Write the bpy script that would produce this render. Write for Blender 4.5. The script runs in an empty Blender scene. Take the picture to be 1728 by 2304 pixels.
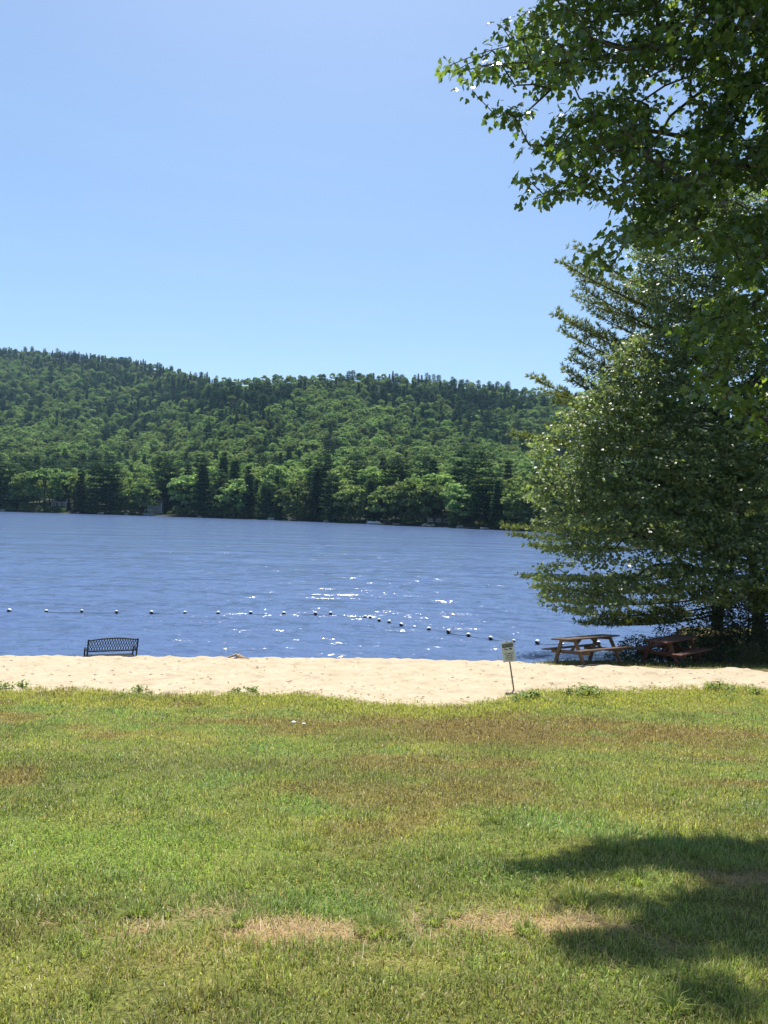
import bpy, bmesh, math, random
import numpy as np
from mathutils import Vector, Matrix

random.seed(7)
RNG = np.random.default_rng(11)
SC = bpy.context.scene
COL = SC.collection
PI = math.pi

# ------------------------------------------------------------------ camera model
CZ = 5.6                      # eye height above the lake
F = 1600.0                    # focal length in photo pixels (1728 wide)
ROLL = math.radians(1.6)
HAZE = 0.00007
CR, SR = math.cos(ROLL), math.sin(ROLL)


def at(px, py, D):
    """the point at depth D that the photo shows at (px, py)"""
    dx, dy = px - 864.0, 1152.0 - py
    tx, ty = dx * CR - dy * SR, dx * SR + dy * CR
    return np.array((tx / F * D, D, CZ + ty / F * D))


def at_arr(px, py, D):
    dx, dy = px - 864.0, 1152.0 - py
    tx, ty = dx * CR - dy * SR, dx * SR + dy * CR
    return np.stack([tx / F * D, D, CZ + ty / F * D], -1)


def on_plane(px, py, z):
    dx, dy = px - 864.0, 1152.0 - py
    tx, ty = dx * CR - dy * SR, dx * SR + dy * CR
    D = (z - CZ) / (ty / F)
    return np.array((tx / F * D, D, z))


# ------------------------------------------------------------------ noise
def hash2(ix, iy, seed):
    h = (ix.astype(np.int64) * 374761393 + iy.astype(np.int64) * 668265263 + seed * 1442695041) & 0xffffffff
    h = ((h ^ (h >> 13)) * 1274126177) & 0xffffffff
    return ((h ^ (h >> 16)) & 0xffffff) / float(0xffffff)


def vnoise(x, y, seed=0):
    x = np.asarray(x, float); y = np.asarray(y, float)
    ix, iy = np.floor(x), np.floor(y)
    fx, fy = x - ix, y - iy
    fx = fx * fx * (3 - 2 * fx); fy = fy * fy * (3 - 2 * fy)
    a = hash2(ix, iy, seed); b = hash2(ix + 1, iy, seed)
    c = hash2(ix, iy + 1, seed); d = hash2(ix + 1, iy + 1, seed)
    return (a * (1 - fx) + b * fx) * (1 - fy) + (c * (1 - fx) + d * fx) * fy


def fbm(x, y, seed=0, octaves=4):
    t, a, s = 0.0, 0.5, 0.0
    for o in range(octaves):
        t = t + a * vnoise(np.asarray(x) * 2 ** o + 17.3 * o, np.asarray(y) * 2 ** o - 9.1 * o, seed + o)
        s += a; a *= 0.5
    return t / s


def sstep(a, b, x):
    t = np.clip((np.asarray(x, float) - a) / (b - a), 0, 1)
    return t * t * (3 - 2 * t)


# ------------------------------------------------------------------ object helpers
def tag(o, label=None, cat=None, group=None, kind=None):
    if label: o['label'] = label
    if cat: o['category'] = cat
    if group: o['group'] = group
    if kind: o['kind'] = kind
    return o


def link(name, me, mat=None, parent=None):
    o = bpy.data.objects.new(name, me)
    COL.objects.link(o)
    if mat is not None and me is not None:
        for m in (mat if isinstance(mat, (list, tuple)) else [mat]):
            me.materials.append(m)
    if parent is not None:
        o.parent = parent
    return o


def empty(name, loc=(0, 0, 0), rot=(0, 0, 0)):
    o = bpy.data.objects.new(name, None)
    o.empty_display_size = 0.2
    COL.objects.link(o)
    o.location = loc
    o.rotation_euler = rot
    return o


def np_mesh(name, V, groups, smooth=False, colors=None):
    """V: n x 3; groups: list of integer arrays (m x k), one per polygon size"""
    me = bpy.data.meshes.new(name)
    V = np.asarray(V, np.float32)
    loops = np.concatenate([np.asarray(g, np.int32).ravel() for g in groups]) if groups else np.zeros(0, np.int32)
    tot = np.concatenate([np.full(len(g), np.asarray(g).shape[1], np.int32) for g in groups])
    start = np.concatenate([[0], np.cumsum(tot)[:-1]]).astype(np.int32)
    me.vertices.add(len(V)); me.vertices.foreach_set('co', V.ravel())
    me.loops.add(len(loops)); me.loops.foreach_set('vertex_index', loops)
    me.polygons.add(len(tot)); me.polygons.foreach_set('loop_start', start)
    if smooth:
        me.polygons.foreach_set('use_smooth', np.ones(len(tot), bool))
    if colors is not None:
        a = me.color_attributes.new('tint', 'FLOAT_COLOR', 'POINT')
        c = np.ones((len(V), 4), np.float32); c[:, :3] = colors
        a.data.foreach_set('color', c.ravel())
    me.update(calc_edges=True)
    me.validate()
    return me


class MB:
    """collects boxes, bars, tubes and lathes into one mesh"""
    def __init__(self):
        self.v, self.f = [], []

    def add(self, V, Fs):
        n = len(self.v)
        self.v += [tuple(map(float, p)) for p in V]
        self.f += [tuple(i + n for i in f) for f in Fs]
        return self

    def box(self, c, s, M=None):
        x, y, z = s[0] / 2, s[1] / 2, s[2] / 2
        V = [Vector((a * x, b * y, d * z)) for a in (-1, 1) for b in (-1, 1) for d in (-1, 1)]
        if M is not None: V = [M @ p for p in V]
        V = [p + Vector(c) for p in V]
        return self.add(V, [(0, 1, 3, 2), (4, 6, 7, 5), (0, 4, 5, 1), (2, 3, 7, 6), (0, 2, 6, 4), (1, 5, 7, 3)])

    def beam(self, a, b, w, h, up=(0, 0, 1)):
        """a bar from a to b, w wide (sideways) and h high (towards up)"""
        a, b, up = Vector(a), Vector(b), Vector(up)
        d = (b - a).normalized()
        s = d.cross(up).normalized(); u = s.cross(d).normalized()
        V = [p + s * (i * w / 2) + u * (j * h / 2) for p in (a, b) for i in (-1, 1) for j in (-1, 1)]
        return self.add(V, [(0, 1, 3, 2), (4, 6, 7, 5), (0, 4, 5, 1), (2, 3, 7, 6), (0, 2, 6, 4), (1, 5, 7, 3)])

    def tube(self, pts, r, n=8, cap=True):
        pts = [Vector(p) for p in pts]
        rs = r if isinstance(r, (list, tuple)) else [r] * len(pts)
        V, Fs = [], []
        prev = None
        for i, p in enumerate(pts):
            d = (pts[min(i + 1, len(pts) - 1)] - pts[max(i - 1, 0)]).normalized()
            ref = prev if prev is not None else (Vector((0, 0, 1)) if abs(d.z) < 0.9 else Vector((1, 0, 0)))
            s = d.cross(ref)
            if s.length < 1e-5: s = d.cross(Vector((0, 1, 0.1)))
            s.normalize(); u = s.cross(d).normalized(); prev = u
            for k in range(n):
                a = 2 * PI * k / n
                V.append(p + (s * math.cos(a) + u * math.sin(a)) * rs[i])
        for i in range(len(pts) - 1):
            for k in range(n):
                k2 = (k + 1) % n
                Fs.append((i * n + k, i * n + k2, (i + 1) * n + k2, (i + 1) * n + k))
        if cap:
            Fs.append(tuple(range(n - 1, -1, -1)))
            Fs.append(tuple((len(pts) - 1) * n + k for k in range(n)))
        return self.add(V, Fs)

    def lathe(self, prof, c=(0, 0, 0), n=16, M=None):
        V, Fs = [], []
        for r, z in prof:
            for k in range(n):
                a = 2 * PI * k / n
                p = Vector((r * math.cos(a), r * math.sin(a), z))
                if M is not None: p = M @ p
                V.append(p + Vector(c))
        for i in range(len(prof) - 1):
            for k in range(n):
                k2 = (k + 1) % n
                Fs.append((i * n + k, i * n + k2, (i + 1) * n + k2, (i + 1) * n + k))
        return self.add(V, Fs)

    def build(self, name, mat, parent=None, bevel=0.0, smooth=False):
        me = bpy.data.meshes.new(name)
        me.from_pydata(self.v, [], self.f)
        bm = bmesh.new(); bm.from_mesh(me)
        bmesh.ops.recalc_face_normals(bm, faces=bm.faces)
        if bevel > 0:
            bmesh.ops.bevel(bm, geom=list(bm.edges), offset=bevel, segments=2, affect='EDGES', profile=0.6, clamp_overlap=True)
        bm.to_mesh(me); bm.free()
        if smooth:
            for p in me.polygons: p.use_smooth = True
        return link(name, me, mat, parent)


# ------------------------------------------------------------------ materials
def new_mat(name):
    m = bpy.data.materials.new(name)
    m.use_nodes = True
    nt = m.node_tree
    for n in list(nt.nodes): nt.nodes.remove(n)
    return m, nt, nt.nodes.new('ShaderNodeOutputMaterial')


def nd(nt, t, **kw):
    n = nt.nodes.new(t)
    for k, v in kw.items():
        if k.startswith('i_'):
            n.inputs[k[2:].replace('_', ' ')].default_value = v
        else:
            setattr(n, k, v)
    return n


def rgb(c): return (c[0], c[1], c[2], 1.0)


def ramp(nt, fac, stops):
    r = nd(nt, 'ShaderNodeValToRGB')
    e = r.color_ramp.elements
    while len(e) < len(stops): e.new(0.5)
    for el, (p, c) in zip(e, stops):
        el.position = p; el.color = rgb(c)
    nt.links.new(fac, r.inputs['Fac'])
    return r.outputs['Color']


def noise_out(nt, scale, detail=4, vec=None, rough=0.55, dist=0.0):
    n = nd(nt, 'ShaderNodeTexNoise')
    n.inputs['Scale'].default_value = scale; n.inputs['Detail'].default_value = detail
    n.inputs['Roughness'].default_value = rough; n.inputs['Distortion'].default_value = dist
    if vec is not None: nt.links.new(vec, n.inputs['Vector'])
    return n.outputs['Fac']


def surf_mat(name, a, b, scale=8.0, rough=0.6, bump=0.2, bscale=None, metallic=0.0, spec=0.4, stretch=None):
    """a plain surface: two tones mixed by noise, roughness and bump by noise"""
    m, nt, out = new_mat(name)
    tc = nd(nt, 'ShaderNodeTexCoord')
    vec = tc.outputs['Object']
    if stretch:
        mp = nd(nt, 'ShaderNodeMapping'); mp.inputs['Scale'].default_value = stretch
        nt.links.new(vec, mp.inputs['Vector']); vec = mp.outputs['Vector']
    f = noise_out(nt, scale, 5, vec)
    c = ramp(nt, f, [(0.3, a), (0.7, b)])
    p = nd(nt, 'ShaderNodeBsdfPrincipled')
    nt.links.new(c, p.inputs['Base Color'])
    p.inputs['Roughness'].default_value = rough; p.inputs['Metallic'].default_value = metallic
    p.inputs['Specular IOR Level'].default_value = spec
    if bump > 0:
        bp = nd(nt, 'ShaderNodeBump'); bp.inputs['Strength'].default_value = bump; bp.inputs['Distance'].default_value = 0.02
        nt.links.new(noise_out(nt, bscale or scale * 3, 4, vec), bp.inputs['Height'])
        nt.links.new(bp.outputs['Normal'], p.inputs['Normal'])
    nt.links.new(p.outputs['BSDF'], out.inputs['Surface'])
    return m


def leaf_mat(name, a, b, trans, tfac=0.4, gloss=0.0, rough=0.4, objvar=0.0):
    """foliage: a colour per leaf between a and b, light passing through, a waxy gloss"""
    m, nt, out = new_mat(name)
    g = nd(nt, 'ShaderNodeNewGeometry')
    c = ramp(nt, g.outputs['Random Per Island'], [(0.0, a), (1.0, b)])
    if objvar > 0:
        oi = nd(nt, 'ShaderNodeObjectInfo')
        hs = nd(nt, 'ShaderNodeHueSaturation')
        mr = nd(nt, 'ShaderNodeMapRange'); mr.inputs['To Min'].default_value = 1 - objvar; mr.inputs['To Max'].default_value = 1 + objvar
        nt.links.new(oi.outputs['Random'], mr.inputs['Value'])
        wn = nd(nt, 'ShaderNodeTexWhiteNoise', noise_dimensions='1D')
        nt.links.new(oi.outputs['Random'], wn.inputs['W'])
        mh = nd(nt, 'ShaderNodeMapRange'); mh.inputs['To Min'].default_value = 0.485; mh.inputs['To Max'].default_value = 0.53
        nt.links.new(wn.outputs['Value'], mh.inputs['Value'])
        nt.links.new(mr.outputs['Result'], hs.inputs['Value']); nt.links.new(mh.outputs['Result'], hs.inputs['Hue'])
        nt.links.new(c, hs.inputs['Color']); c = hs.outputs['Color']
    if gloss > 0:
        d = nd(nt, 'ShaderNodeBsdfPrincipled'); nt.links.new(c, d.inputs['Base Color'])
        d.inputs['Roughness'].default_value = rough; d.inputs['Specular IOR Level'].default_value = gloss
    else:
        d = nd(nt, 'ShaderNodeBsdfDiffuse'); nt.links.new(c, d.inputs['Color'])
    t = nd(nt, 'ShaderNodeBsdfTranslucent')
    mx = nd(nt, 'ShaderNodeMix', data_type='RGBA', blend_type='MULTIPLY')
    mx.inputs['Factor'].default_value = 1.0
    nt.links.new(c, mx.inputs[6]); mx.inputs[7].default_value = rgb(trans)
    nt.links.new(mx.outputs[2], t.inputs['Color'])
    ms = nd(nt, 'ShaderNodeMixShader'); ms.inputs['Fac'].default_value = tfac
    nt.links.new(d.outputs['BSDF'], ms.inputs[1]); nt.links.new(t.outputs['BSDF'], ms.inputs[2])
    nt.links.new(ms.outputs['Shader'], out.inputs['Surface'])
    return m


def tint_leaf_mat(name, tfac=0.44, gloss=0.25, rough=0.38):
    """grass: the blade's own colour is stored per blade"""
    m, nt, out = new_mat(name)
    at_ = nd(nt, 'ShaderNodeAttribute', attribute_name='tint')
    d = nd(nt, 'ShaderNodeBsdfPrincipled'); nt.links.new(at_.outputs['Color'], d.inputs['Base Color'])
    d.inputs['Roughness'].default_value = rough; d.inputs['Specular IOR Level'].default_value = gloss
    t = nd(nt, 'ShaderNodeBsdfTranslucent')
    mx = nd(nt, 'ShaderNodeMix', data_type='RGBA', blend_type='MULTIPLY'); mx.inputs['Factor'].default_value = 1.0
    nt.links.new(at_.outputs['Color'], mx.inputs[6]); mx.inputs[7].default_value = (1.55, 1.55, 0.95, 1)
    nt.links.new(mx.outputs[2], t.inputs['Color'])
    ms = nd(nt, 'ShaderNodeMixShader'); ms.inputs['Fac'].default_value = tfac
    nt.links.new(d.outputs['BSDF'], ms.inputs[1]); nt.links.new(t.outputs['BSDF'], ms.inputs[2])
    nt.links.new(ms.outputs['Shader'], out.inputs['Surface'])
    return m


def soil_mat(name):
    """the lawn's thatch and soil: stored patch colour broken up by noise"""
    m, nt, out = new_mat(name)
    at_ = nd(nt, 'ShaderNodeAttribute', attribute_name='tint')
    g = nd(nt, 'ShaderNodeNewGeometry')
    f = noise_out(nt, 35, 6, g.outputs['Position'], 0.7)
    mx = nd(nt, 'ShaderNodeMix', data_type='RGBA', blend_type='MULTIPLY'); mx.inputs['Factor'].default_value = 1.0
    nt.links.new(at_.outputs['Color'], mx.inputs[6])
    nt.links.new(ramp(nt, f, [(0.3, (0.35, 0.33, 0.30)), (0.7, (1.5, 1.4, 1.2))]), mx.inputs[7])
    p = nd(nt, 'ShaderNodeBsdfPrincipled'); p.inputs['Roughness'].default_value = 0.95; p.inputs['Specular IOR Level'].default_value = 0.1
    nt.links.new(mx.outputs[2], p.inputs['Base Color'])
    bp = nd(nt, 'ShaderNodeBump'); bp.inputs['Strength'].default_value = 0.8; bp.inputs['Distance'].default_value = 0.02
    nt.links.new(f, bp.inputs['Height']); nt.links.new(bp.outputs['Normal'], p.inputs['Normal'])
    nt.links.new(p.outputs['BSDF'], out.inputs['Surface'])
    return m


def sand_mat():
    m, nt, out = new_mat('pale_sand')
    g = nd(nt, 'ShaderNodeNewGeometry'); P = g.outputs['Position']
    f1 = noise_out(nt, 1.3, 5, P, 0.6)
    f2 = noise_out(nt, 9, 5, P, 0.7)
    f3 = noise_out(nt, 160, 2, P)
    c1 = ramp(nt, f1, [(0.3, (0.425, 0.345, 0.235)), (0.7, (0.50, 0.415, 0.295))])
    c2 = ramp(nt, f2, [(0.30, (0.58, 0.55, 0.50)), (0.41, (0.95, 0.95, 0.95)), (0.8, (1.05, 1.04, 1.03))])  # dimples darkened: their shade is put into the sand colour
    mx = nd(nt, 'ShaderNodeMix', data_type='RGBA', blend_type='MULTIPLY'); mx.inputs['Factor'].default_value = 1.0
    nt.links.new(c1, mx.inputs[6]); nt.links.new(c2, mx.inputs[7])
    # wet, darker sand just above the water
    sp = nd(nt, 'ShaderNodeSeparateXYZ'); nt.links.new(P, sp.inputs[0])
    wet = nd(nt, 'ShaderNodeMapRange'); wet.inputs['From Min'].default_value = 0.12; wet.inputs['From Max'].default_value = 0.4
    nt.links.new(sp.outputs['Z'], wet.inputs['Value'])
    mw = nd(nt, 'ShaderNodeMix', data_type='RGBA'); nt.links.new(wet.outputs['Result'], mw.inputs['Factor'])
    mw.inputs[6].default_value = (0.2, 0.15, 0.09, 1); nt.links.new(mx.outputs[2], mw.inputs[7])
    p = nd(nt, 'ShaderNodeBsdfPrincipled'); p.inputs['Roughness'].default_value = 0.95; p.inputs['Specular IOR Level'].default_value = 0.15
    nt.links.new(mw.outputs[2], p.inputs['Base Color'])
    b1 = nd(nt, 'ShaderNodeBump'); b1.inputs['Strength'].default_value = 0.9; b1.inputs['Distance'].default_value = 0.06
    nt.links.new(f2, b1.inputs['Height'])
    b2 = nd(nt, 'ShaderNodeBump'); b2.inputs['Strength'].default_value = 0.25; b2.inputs['Distance'].default_value = 0.01
    nt.links.new(f3, b2.inputs['Height']); nt.links.new(b1.outputs['Normal'], b2.inputs['Normal'])
    nt.links.new(b2.outputs['Normal'], p.inputs['Normal'])
    nt.links.new(p.outputs['BSDF'], out.inputs['Surface'])
    return m


def water_mat():
    m, nt, out = new_mat('lake_water')
    g = nd(nt, 'ShaderNodeNewGeometry'); P = g.outputs['Position']

    def layer(scale, sx, sy, detail, rough=0.6, dist=0.4):
        mp = nd(nt, 'ShaderNodeMapping'); mp.inputs['Scale'].default_value = (sx, sy, 1)
        mp.inputs['Rotation'].default_value = (0, 0, math.radians(9))
        nt.links.new(P, mp.inputs['Vector'])
        return noise_out(nt, scale, detail, mp.outputs['Vector'], rough, dist)

    p = nd(nt, 'ShaderNodeBsdfPrincipled')
    p.inputs['Base Color'].default_value = (0.072, 0.116, 0.228, 1)
    p.inputs['Roughness'].default_value = 0.18
    p.inputs['IOR'].default_value = 1.333
    prev = None
    for (sc, sx, sy, det, st, dist) in ((0.10, 0.45, 1.0, 3, 0.7, 2.2), (0.33, 0.4, 1.0, 3, 0.3, 0.4), (1.0, 0.45, 1.0, 4, 0.65, 0.31), (3.2, 0.55, 1.0, 2, 0.5, 0.07)):
        b = nd(nt, 'ShaderNodeBump'); b.inputs['Strength'].default_value = st; b.inputs['Distance'].default_value = dist
        nt.links.new(layer(sc, sx, sy, det), b.inputs['Height'])
        if prev is not None: nt.links.new(prev, b.inputs['Normal'])
        prev = b.outputs['Normal']
    nt.links.new(prev, p.inputs['Normal'])
    nt.links.new(p.outputs['BSDF'], out.inputs['Surface'])
    return m


M_bark = surf_mat('grey_brown_bark', (0.045, 0.035, 0.028), (0.13, 0.105, 0.085), 6, 0.9, 0.9, 18, stretch=(1, 1, 0.25))
M_farbark = surf_mat('dark_bark', (0.04, 0.032, 0.026), (0.08, 0.065, 0.05), 3, 0.9, 0.0)
M_maple = leaf_mat('maple_leaf', (0.040, 0.080, 0.028), (0.110, 0.165, 0.050), (2.6, 2.4, 0.8), 0.48, 0.9, 0.30)
M_shore = leaf_mat('lakeside_leaf', (0.085, 0.127, 0.054), (0.182, 0.217, 0.102), (1.85, 1.95, 0.9), 0.46, 0.55, 0.42)
M_pine = leaf_mat('pine_needle', (0.100, 0.135, 0.055), (0.180, 0.205, 0.070), (1.5, 1.5, 0.7), 0.40, 0.2, 0.5)
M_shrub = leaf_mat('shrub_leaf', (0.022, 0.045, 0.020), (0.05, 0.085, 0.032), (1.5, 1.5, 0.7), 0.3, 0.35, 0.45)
M_weed = leaf_mat('weed_leaf', (0.16, 0.24, 0.06), (0.28, 0.36, 0.10), (1.4, 1.4, 0.7), 0.35, 0.3, 0.5)
M_broad = leaf_mat('hillside_leaf', (0.122, 0.182, 0.078), (0.208, 0.262, 0.112), (1.75, 1.8, 1.05), 0.44, objvar=0.38)
M_conifer = leaf_mat('hillside_needle', (0.040, 0.075, 0.042), (0.080, 0.120, 0.058), (1.3, 1.3, 0.9), 0.26, objvar=0.3)
M_grass = tint_leaf_mat('grass_blade')
M_clover = tint_leaf_mat('clover_leaf', 0.45, 0.05, 0.6)
M_soil = soil_mat('thatch_soil')
M_sand = sand_mat()
M_water = water_mat()
M_floor = surf_mat('forest_floor', (0.018, 0.026, 0.012), (0.03, 0.038, 0.018), 0.1, 1.0, 0.0)
M_bed = surf_mat('lake_bed_mud', (0.08, 0.07, 0.05), (0.14, 0.11, 0.07), 1.0, 1.0, 0.0)

# ------------------------------------------------------------------ near terrain
def curve(pts, z):
    P = np.array([on_plane(a, b, z) for a, b in pts])
    P = P[np.argsort(P[:, 0])]
    return P[:, 0], P[:, 1]


EDGE_PX = [(-400, 1560), (0, 1566), (200, 1566), (400, 1570), (560, 1568), (690, 1570), (760, 1586), (850, 1596), (1000, 1600), (1090, 1592),
           (1140, 1572), (1200, 1562), (1300, 1558), (1430, 1556), (1540, 1550), (1640, 1543), (1728, 1552), (2100, 1560)]
EDX, EDY = curve(EDGE_PX, 1.42)
CREST_PX = [(-400, 1473), (0, 1479), (300, 1479), (500, 1481), (864, 1485), (1100, 1490), (1300, 1496), (1500, 1501), (1728, 1507), (2100, 1514)]
CRX, CRY = curve(CREST_PX, 1.45)


def edge_y(x): return np.interp(x, EDX, EDY)


def crest_y(x): return np.interp(x, CRX, CRY)


def ground_z(x, y):
    """height of lawn, beach bank and lake bed"""
    x = np.asarray(x, float); y = np.asarray(y, float)
    lawn = 4.05 - 0.173 * np.clip(y, -40, 60) + 0.0
    e = edge_y(x)
    k = 0.18                                       # soft join of slope and flat
    z = np.logaddexp(lawn / k, 1.42 / k) * k
    z = np.where(y > 19, 1.43, z)
    c = crest_y(x)
    rt = sstep(3.2, 6.0, x)                         # the point of land on the right
    d = np.clip(y - c, 0, None)
    dl = 0.36 * (np.sqrt(d * d + 0.09) - 0.3)
    dr = 0.13 * d + 0.34 * np.clip(d - 2.2, 0, None)
    z = z - dl * (1 - rt) - dr * rt
    pt = sstep(10.4, 13.4, x) * (1 - sstep(22, 30, x)) * sstep(21.5, 24, y) * (1 - sstep(31, 38, y)) * np.clip(d - 2.0, 0, 9) * 0.44
    z = z + pt
    return np.maximum(z, -2.5) + 0.05 * (fbm(x * 0.5, y * 0.5, 3, 3) - 0.5) * sstep(-2, 4, y)


def on_ground(px, py):
    D = np.linspace(2, 40, 4000)
    P = at_arr(np.full_like(D, px), np.full_like(D, py), D)
    k = np.argmax(P[:, 2] <= ground_z(P[:, 0], P[:, 1]))
    return np.array((P[k, 0], P[k, 1], float(ground_z(P[k, 0], P[k, 1]))))


def lawn_mask(x, y):
    """1 where grass grows, 0 on the bare sand (ragged edge)"""
    e = edge_y(x) + 0.9 * (fbm(x * 1.3, y * 1.3, 21, 4) - 0.5) + 0.5 * (fbm(x * 5, y * 5, 23, 3) - 0.5)
    return 1 - sstep(-0.12, 0.18, y - e)


def bank_mask(x, y):
    """the thin weedy grass behind the sand on the right"""
    c = crest_y(x) - 0.15 - 0.9 * sstep(9, 13, x) + 0.9 * (fbm(x * 1.1, y * 1.1, 31, 4) - 0.5)
    return sstep(0.0, 0.3, y - c) * sstep(3.6, 5.4, x + 1.2 * (fbm(x, y, 33, 3) - 0.5))


def straw_mask(x, y):
    s = np.exp(-((y - 3.75 - 0.05 * x) / 0.26) ** 2) * sstep(-1.9, -1.2, x) * (1 - sstep(1.35, 1.9, x))
    n = fbm(x * 2.2, y * 3.0, 41, 4)
    s2 = np.exp(-((y - 4.75) / 0.22) ** 2) * sstep(1.9, 2.3, x) * 0.8
    return np.clip((s + s2) * sstep(0.33, 0.60, n) * 1.15, 0, 0.95)


def lawn_colour(x, y, seed_jit=None):
    """the colour of the turf itself at a spot: green, yellow-green, dry olive-brown"""
    x = np.asarray(x, float); y = np.asarray(y, float)
    n1 = fbm(x * 0.55, y * 0.75, 51, 5); n2 = fbm(x * 1.6, y * 1.9, 55, 4); n3 = fbm(x * 1.3 + 30, y * 1.5, 57, 4)
    green = np.array((0.145, 0.185, 0.048)); yel = np.array((0.208, 0.222, 0.060))
    brown = np.array((0.165, 0.128, 0.052)); dark = np.array((0.095, 0.115, 0.032)); cool = np.array((0.130, 0.195, 0.055))
    c = np.ones(x.shape + (3,)) * green
    def mixin(c, col, f): return c * (1 - f[..., None]) + col * f[..., None]
    c = mixin(c, cool, sstep(0.5, 0.72, n3))
    c = mixin(c, yel, sstep(0.48, 0.68, n2) * 0.75)
    c = mixin(c, dark, sstep(0.52, 0.66, n1) * 0.55)
    c = mixin(c, brown, sstep(0.52, 0.70, fbm(x * 0.8 - 9, y * 1.0, 61, 4)) * (0.25 + 0.5 * sstep(3.5, 7, y)))
    big = np.exp(-(((x - 3.0) / 4.0) ** 2 + ((y - 12.4 + 0.10 * x) / 1.9) ** 2) ** 1.5)
    c = mixin(c, brown * 0.92, np.clip(big * 1.2, 0, 1) * sstep(0.30, 0.5, n2 * 0.5 + n1 * 0.5) * 0.9)
    mid = np.exp(-(((x + 1.5) / 4.0) ** 2 + ((y - 8.1) / 1.3) ** 2) ** 1.5)
    c = mixin(c, dark * 1.0 + 0.02, np.clip(mid, 0, 1) * sstep(0.4, 0.6, n2) * 0.6)
    wl = np.exp(-(((x + 2.2) / 1.9) ** 2 + ((y - 4.9) / 0.7) ** 2) ** 1.5)
    c = mixin(c, np.array((0.175, 0.240, 0.060)), np.clip(wl, 0, 1) * 0.8)
    ed = sstep(-2.3, -1.4, y - edge_y(x)) * sstep(0.3, 0.55, n3)
    c = mixin(c, np.array((0.215, 0.225, 0.050)), ed * 0.85)
    return c


def strip(name, x0, x1, nx, y0, y1, ny, zoff, mat, colour=None, kind='structure'):
    xs = np.linspace(x0, x1, nx); ys = np.linspace(y0, y1, ny)
    X, Y = np.meshgrid(xs, ys)
    Z = ground_z(X, Y) + zoff(X, Y)
    V = np.stack([X, Y, Z], -1).reshape(-1, 3)
    i = np.arange(nx * ny).reshape(ny, nx)
    Fq = np.stack([i[:-1, :-1], i[:-1, 1:], i[1:, 1:], i[1:, :-1]], -1).reshape(-1, 4)
    cl = colour(X, Y).reshape(-1, 3) if colour else None
    o = link(name, np_mesh(name, V, [Fq], True, cl), mat)
    o['kind'] = kind
    return o


def soil_colour(X, Y):
    c = lawn_colour(X, Y) * 0.85
    s = straw_mask(X, Y)[..., None]
    straw = np.array((0.36, 0.265, 0.15))
    b = np.clip(bank_mask(X, Y), 0, 1)[..., None]
    c = c * (1 - b) + np.array((0.12, 0.11, 0.05)) * b
    return c * (1 - 0.85 * s) + straw * 0.85 * s


strip('lawn', -32, 40, 480, -12, 36, 320, lambda X, Y: -0.07 * np.clip(1 - lawn_mask(X, Y) - bank_mask(X, Y), 0, 1) * (Y > 13), M_soil, soil_colour)


def sand_off(X, Y):
    m = np.clip(1 - lawn_mask(X, Y) - bank_mask(X, Y), 0, 1)
    bumps = 0.070 * (fbm(X * 2.6, Y * 2.6, 71, 3) - 0.5) + 0.058 * (vnoise(X * 5.0, Y * 5.0, 75) - 0.5)
    return (m - 0.35) * 0.035 + (bumps + 0.012) * m + 0.004


strip('beach', -24, 26, 1000, 13.2, 27.5, 300, sand_off, M_sand)

# lake bed and water
bv = np.array([(-1500, 18, -2.7), (1500, 18, -2.7), (1500, 700, -2.7), (-1500, 700, -2.7)], float)
tag(link('lake_bed', np_mesh('lake_bed', bv, [np.array([[0, 1, 2, 3]])]), M_bed), 'muddy lake bed', None, None, 'structure')
WR = 19.0 * np.exp(np.arange(0, 800) * 0.0048)
WU = np.concatenate([[-30, -8, -3, -1.5, -1.0], np.linspace(-0.72, 0.72, 300), [1.0, 1.5, 3, 8, 30]])
WX, WY = WU[None] * WR[:, None], np.repeat(WR[:, None], len(WU), 1)
WZ = np.zeros_like(WX)
space = WY * 0.0048
rgw = np.random.default_rng(5)
for k in range(46):
    lam = 0.34 * (2.3 / 0.34) ** rgw.random()
    th = math.radians(78 + rgw.normal(0, 27))
    kx, ky = 2 * PI / lam * math.cos(th), 2 * PI / lam * math.sin(th)
    amp = 0.0051 * lam ** 0.85
    fade = 1 - sstep(0.22, 0.45, space / lam)
    grp = 0.75 + 0.5 * vnoise(WX / (lam * 5) + k * 7.7, WY / (lam * 4) - k * 3.1, 200 + k)
    ph = kx * WX + ky * WY + rgw.uniform(0, 6.28) + 1.2 * vnoise(WX / (lam * 3), WY / (lam * 3), 300 + k)
    WZ += amp * fade * grp * (np.sin(ph) + 0.22 * np.cos(2 * ph))
WZ *= (np.abs(WU) < 0.73)[None] * sstep(20.5, 24, WY)
wi = np.arange(WX.size).reshape(WX.shape)
wq = np.stack([wi[:-1, :-1], wi[:-1, 1:], wi[1:, 1:], wi[1:, :-1]], -1).reshape(-1, 4)
tag(link('lake_water', np_mesh('lake_water', np.stack([WX, WY, WZ], -1).reshape(-1, 3), [wq], True), M_water), 'blue rippled lake water', None, None, 'structure')

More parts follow.
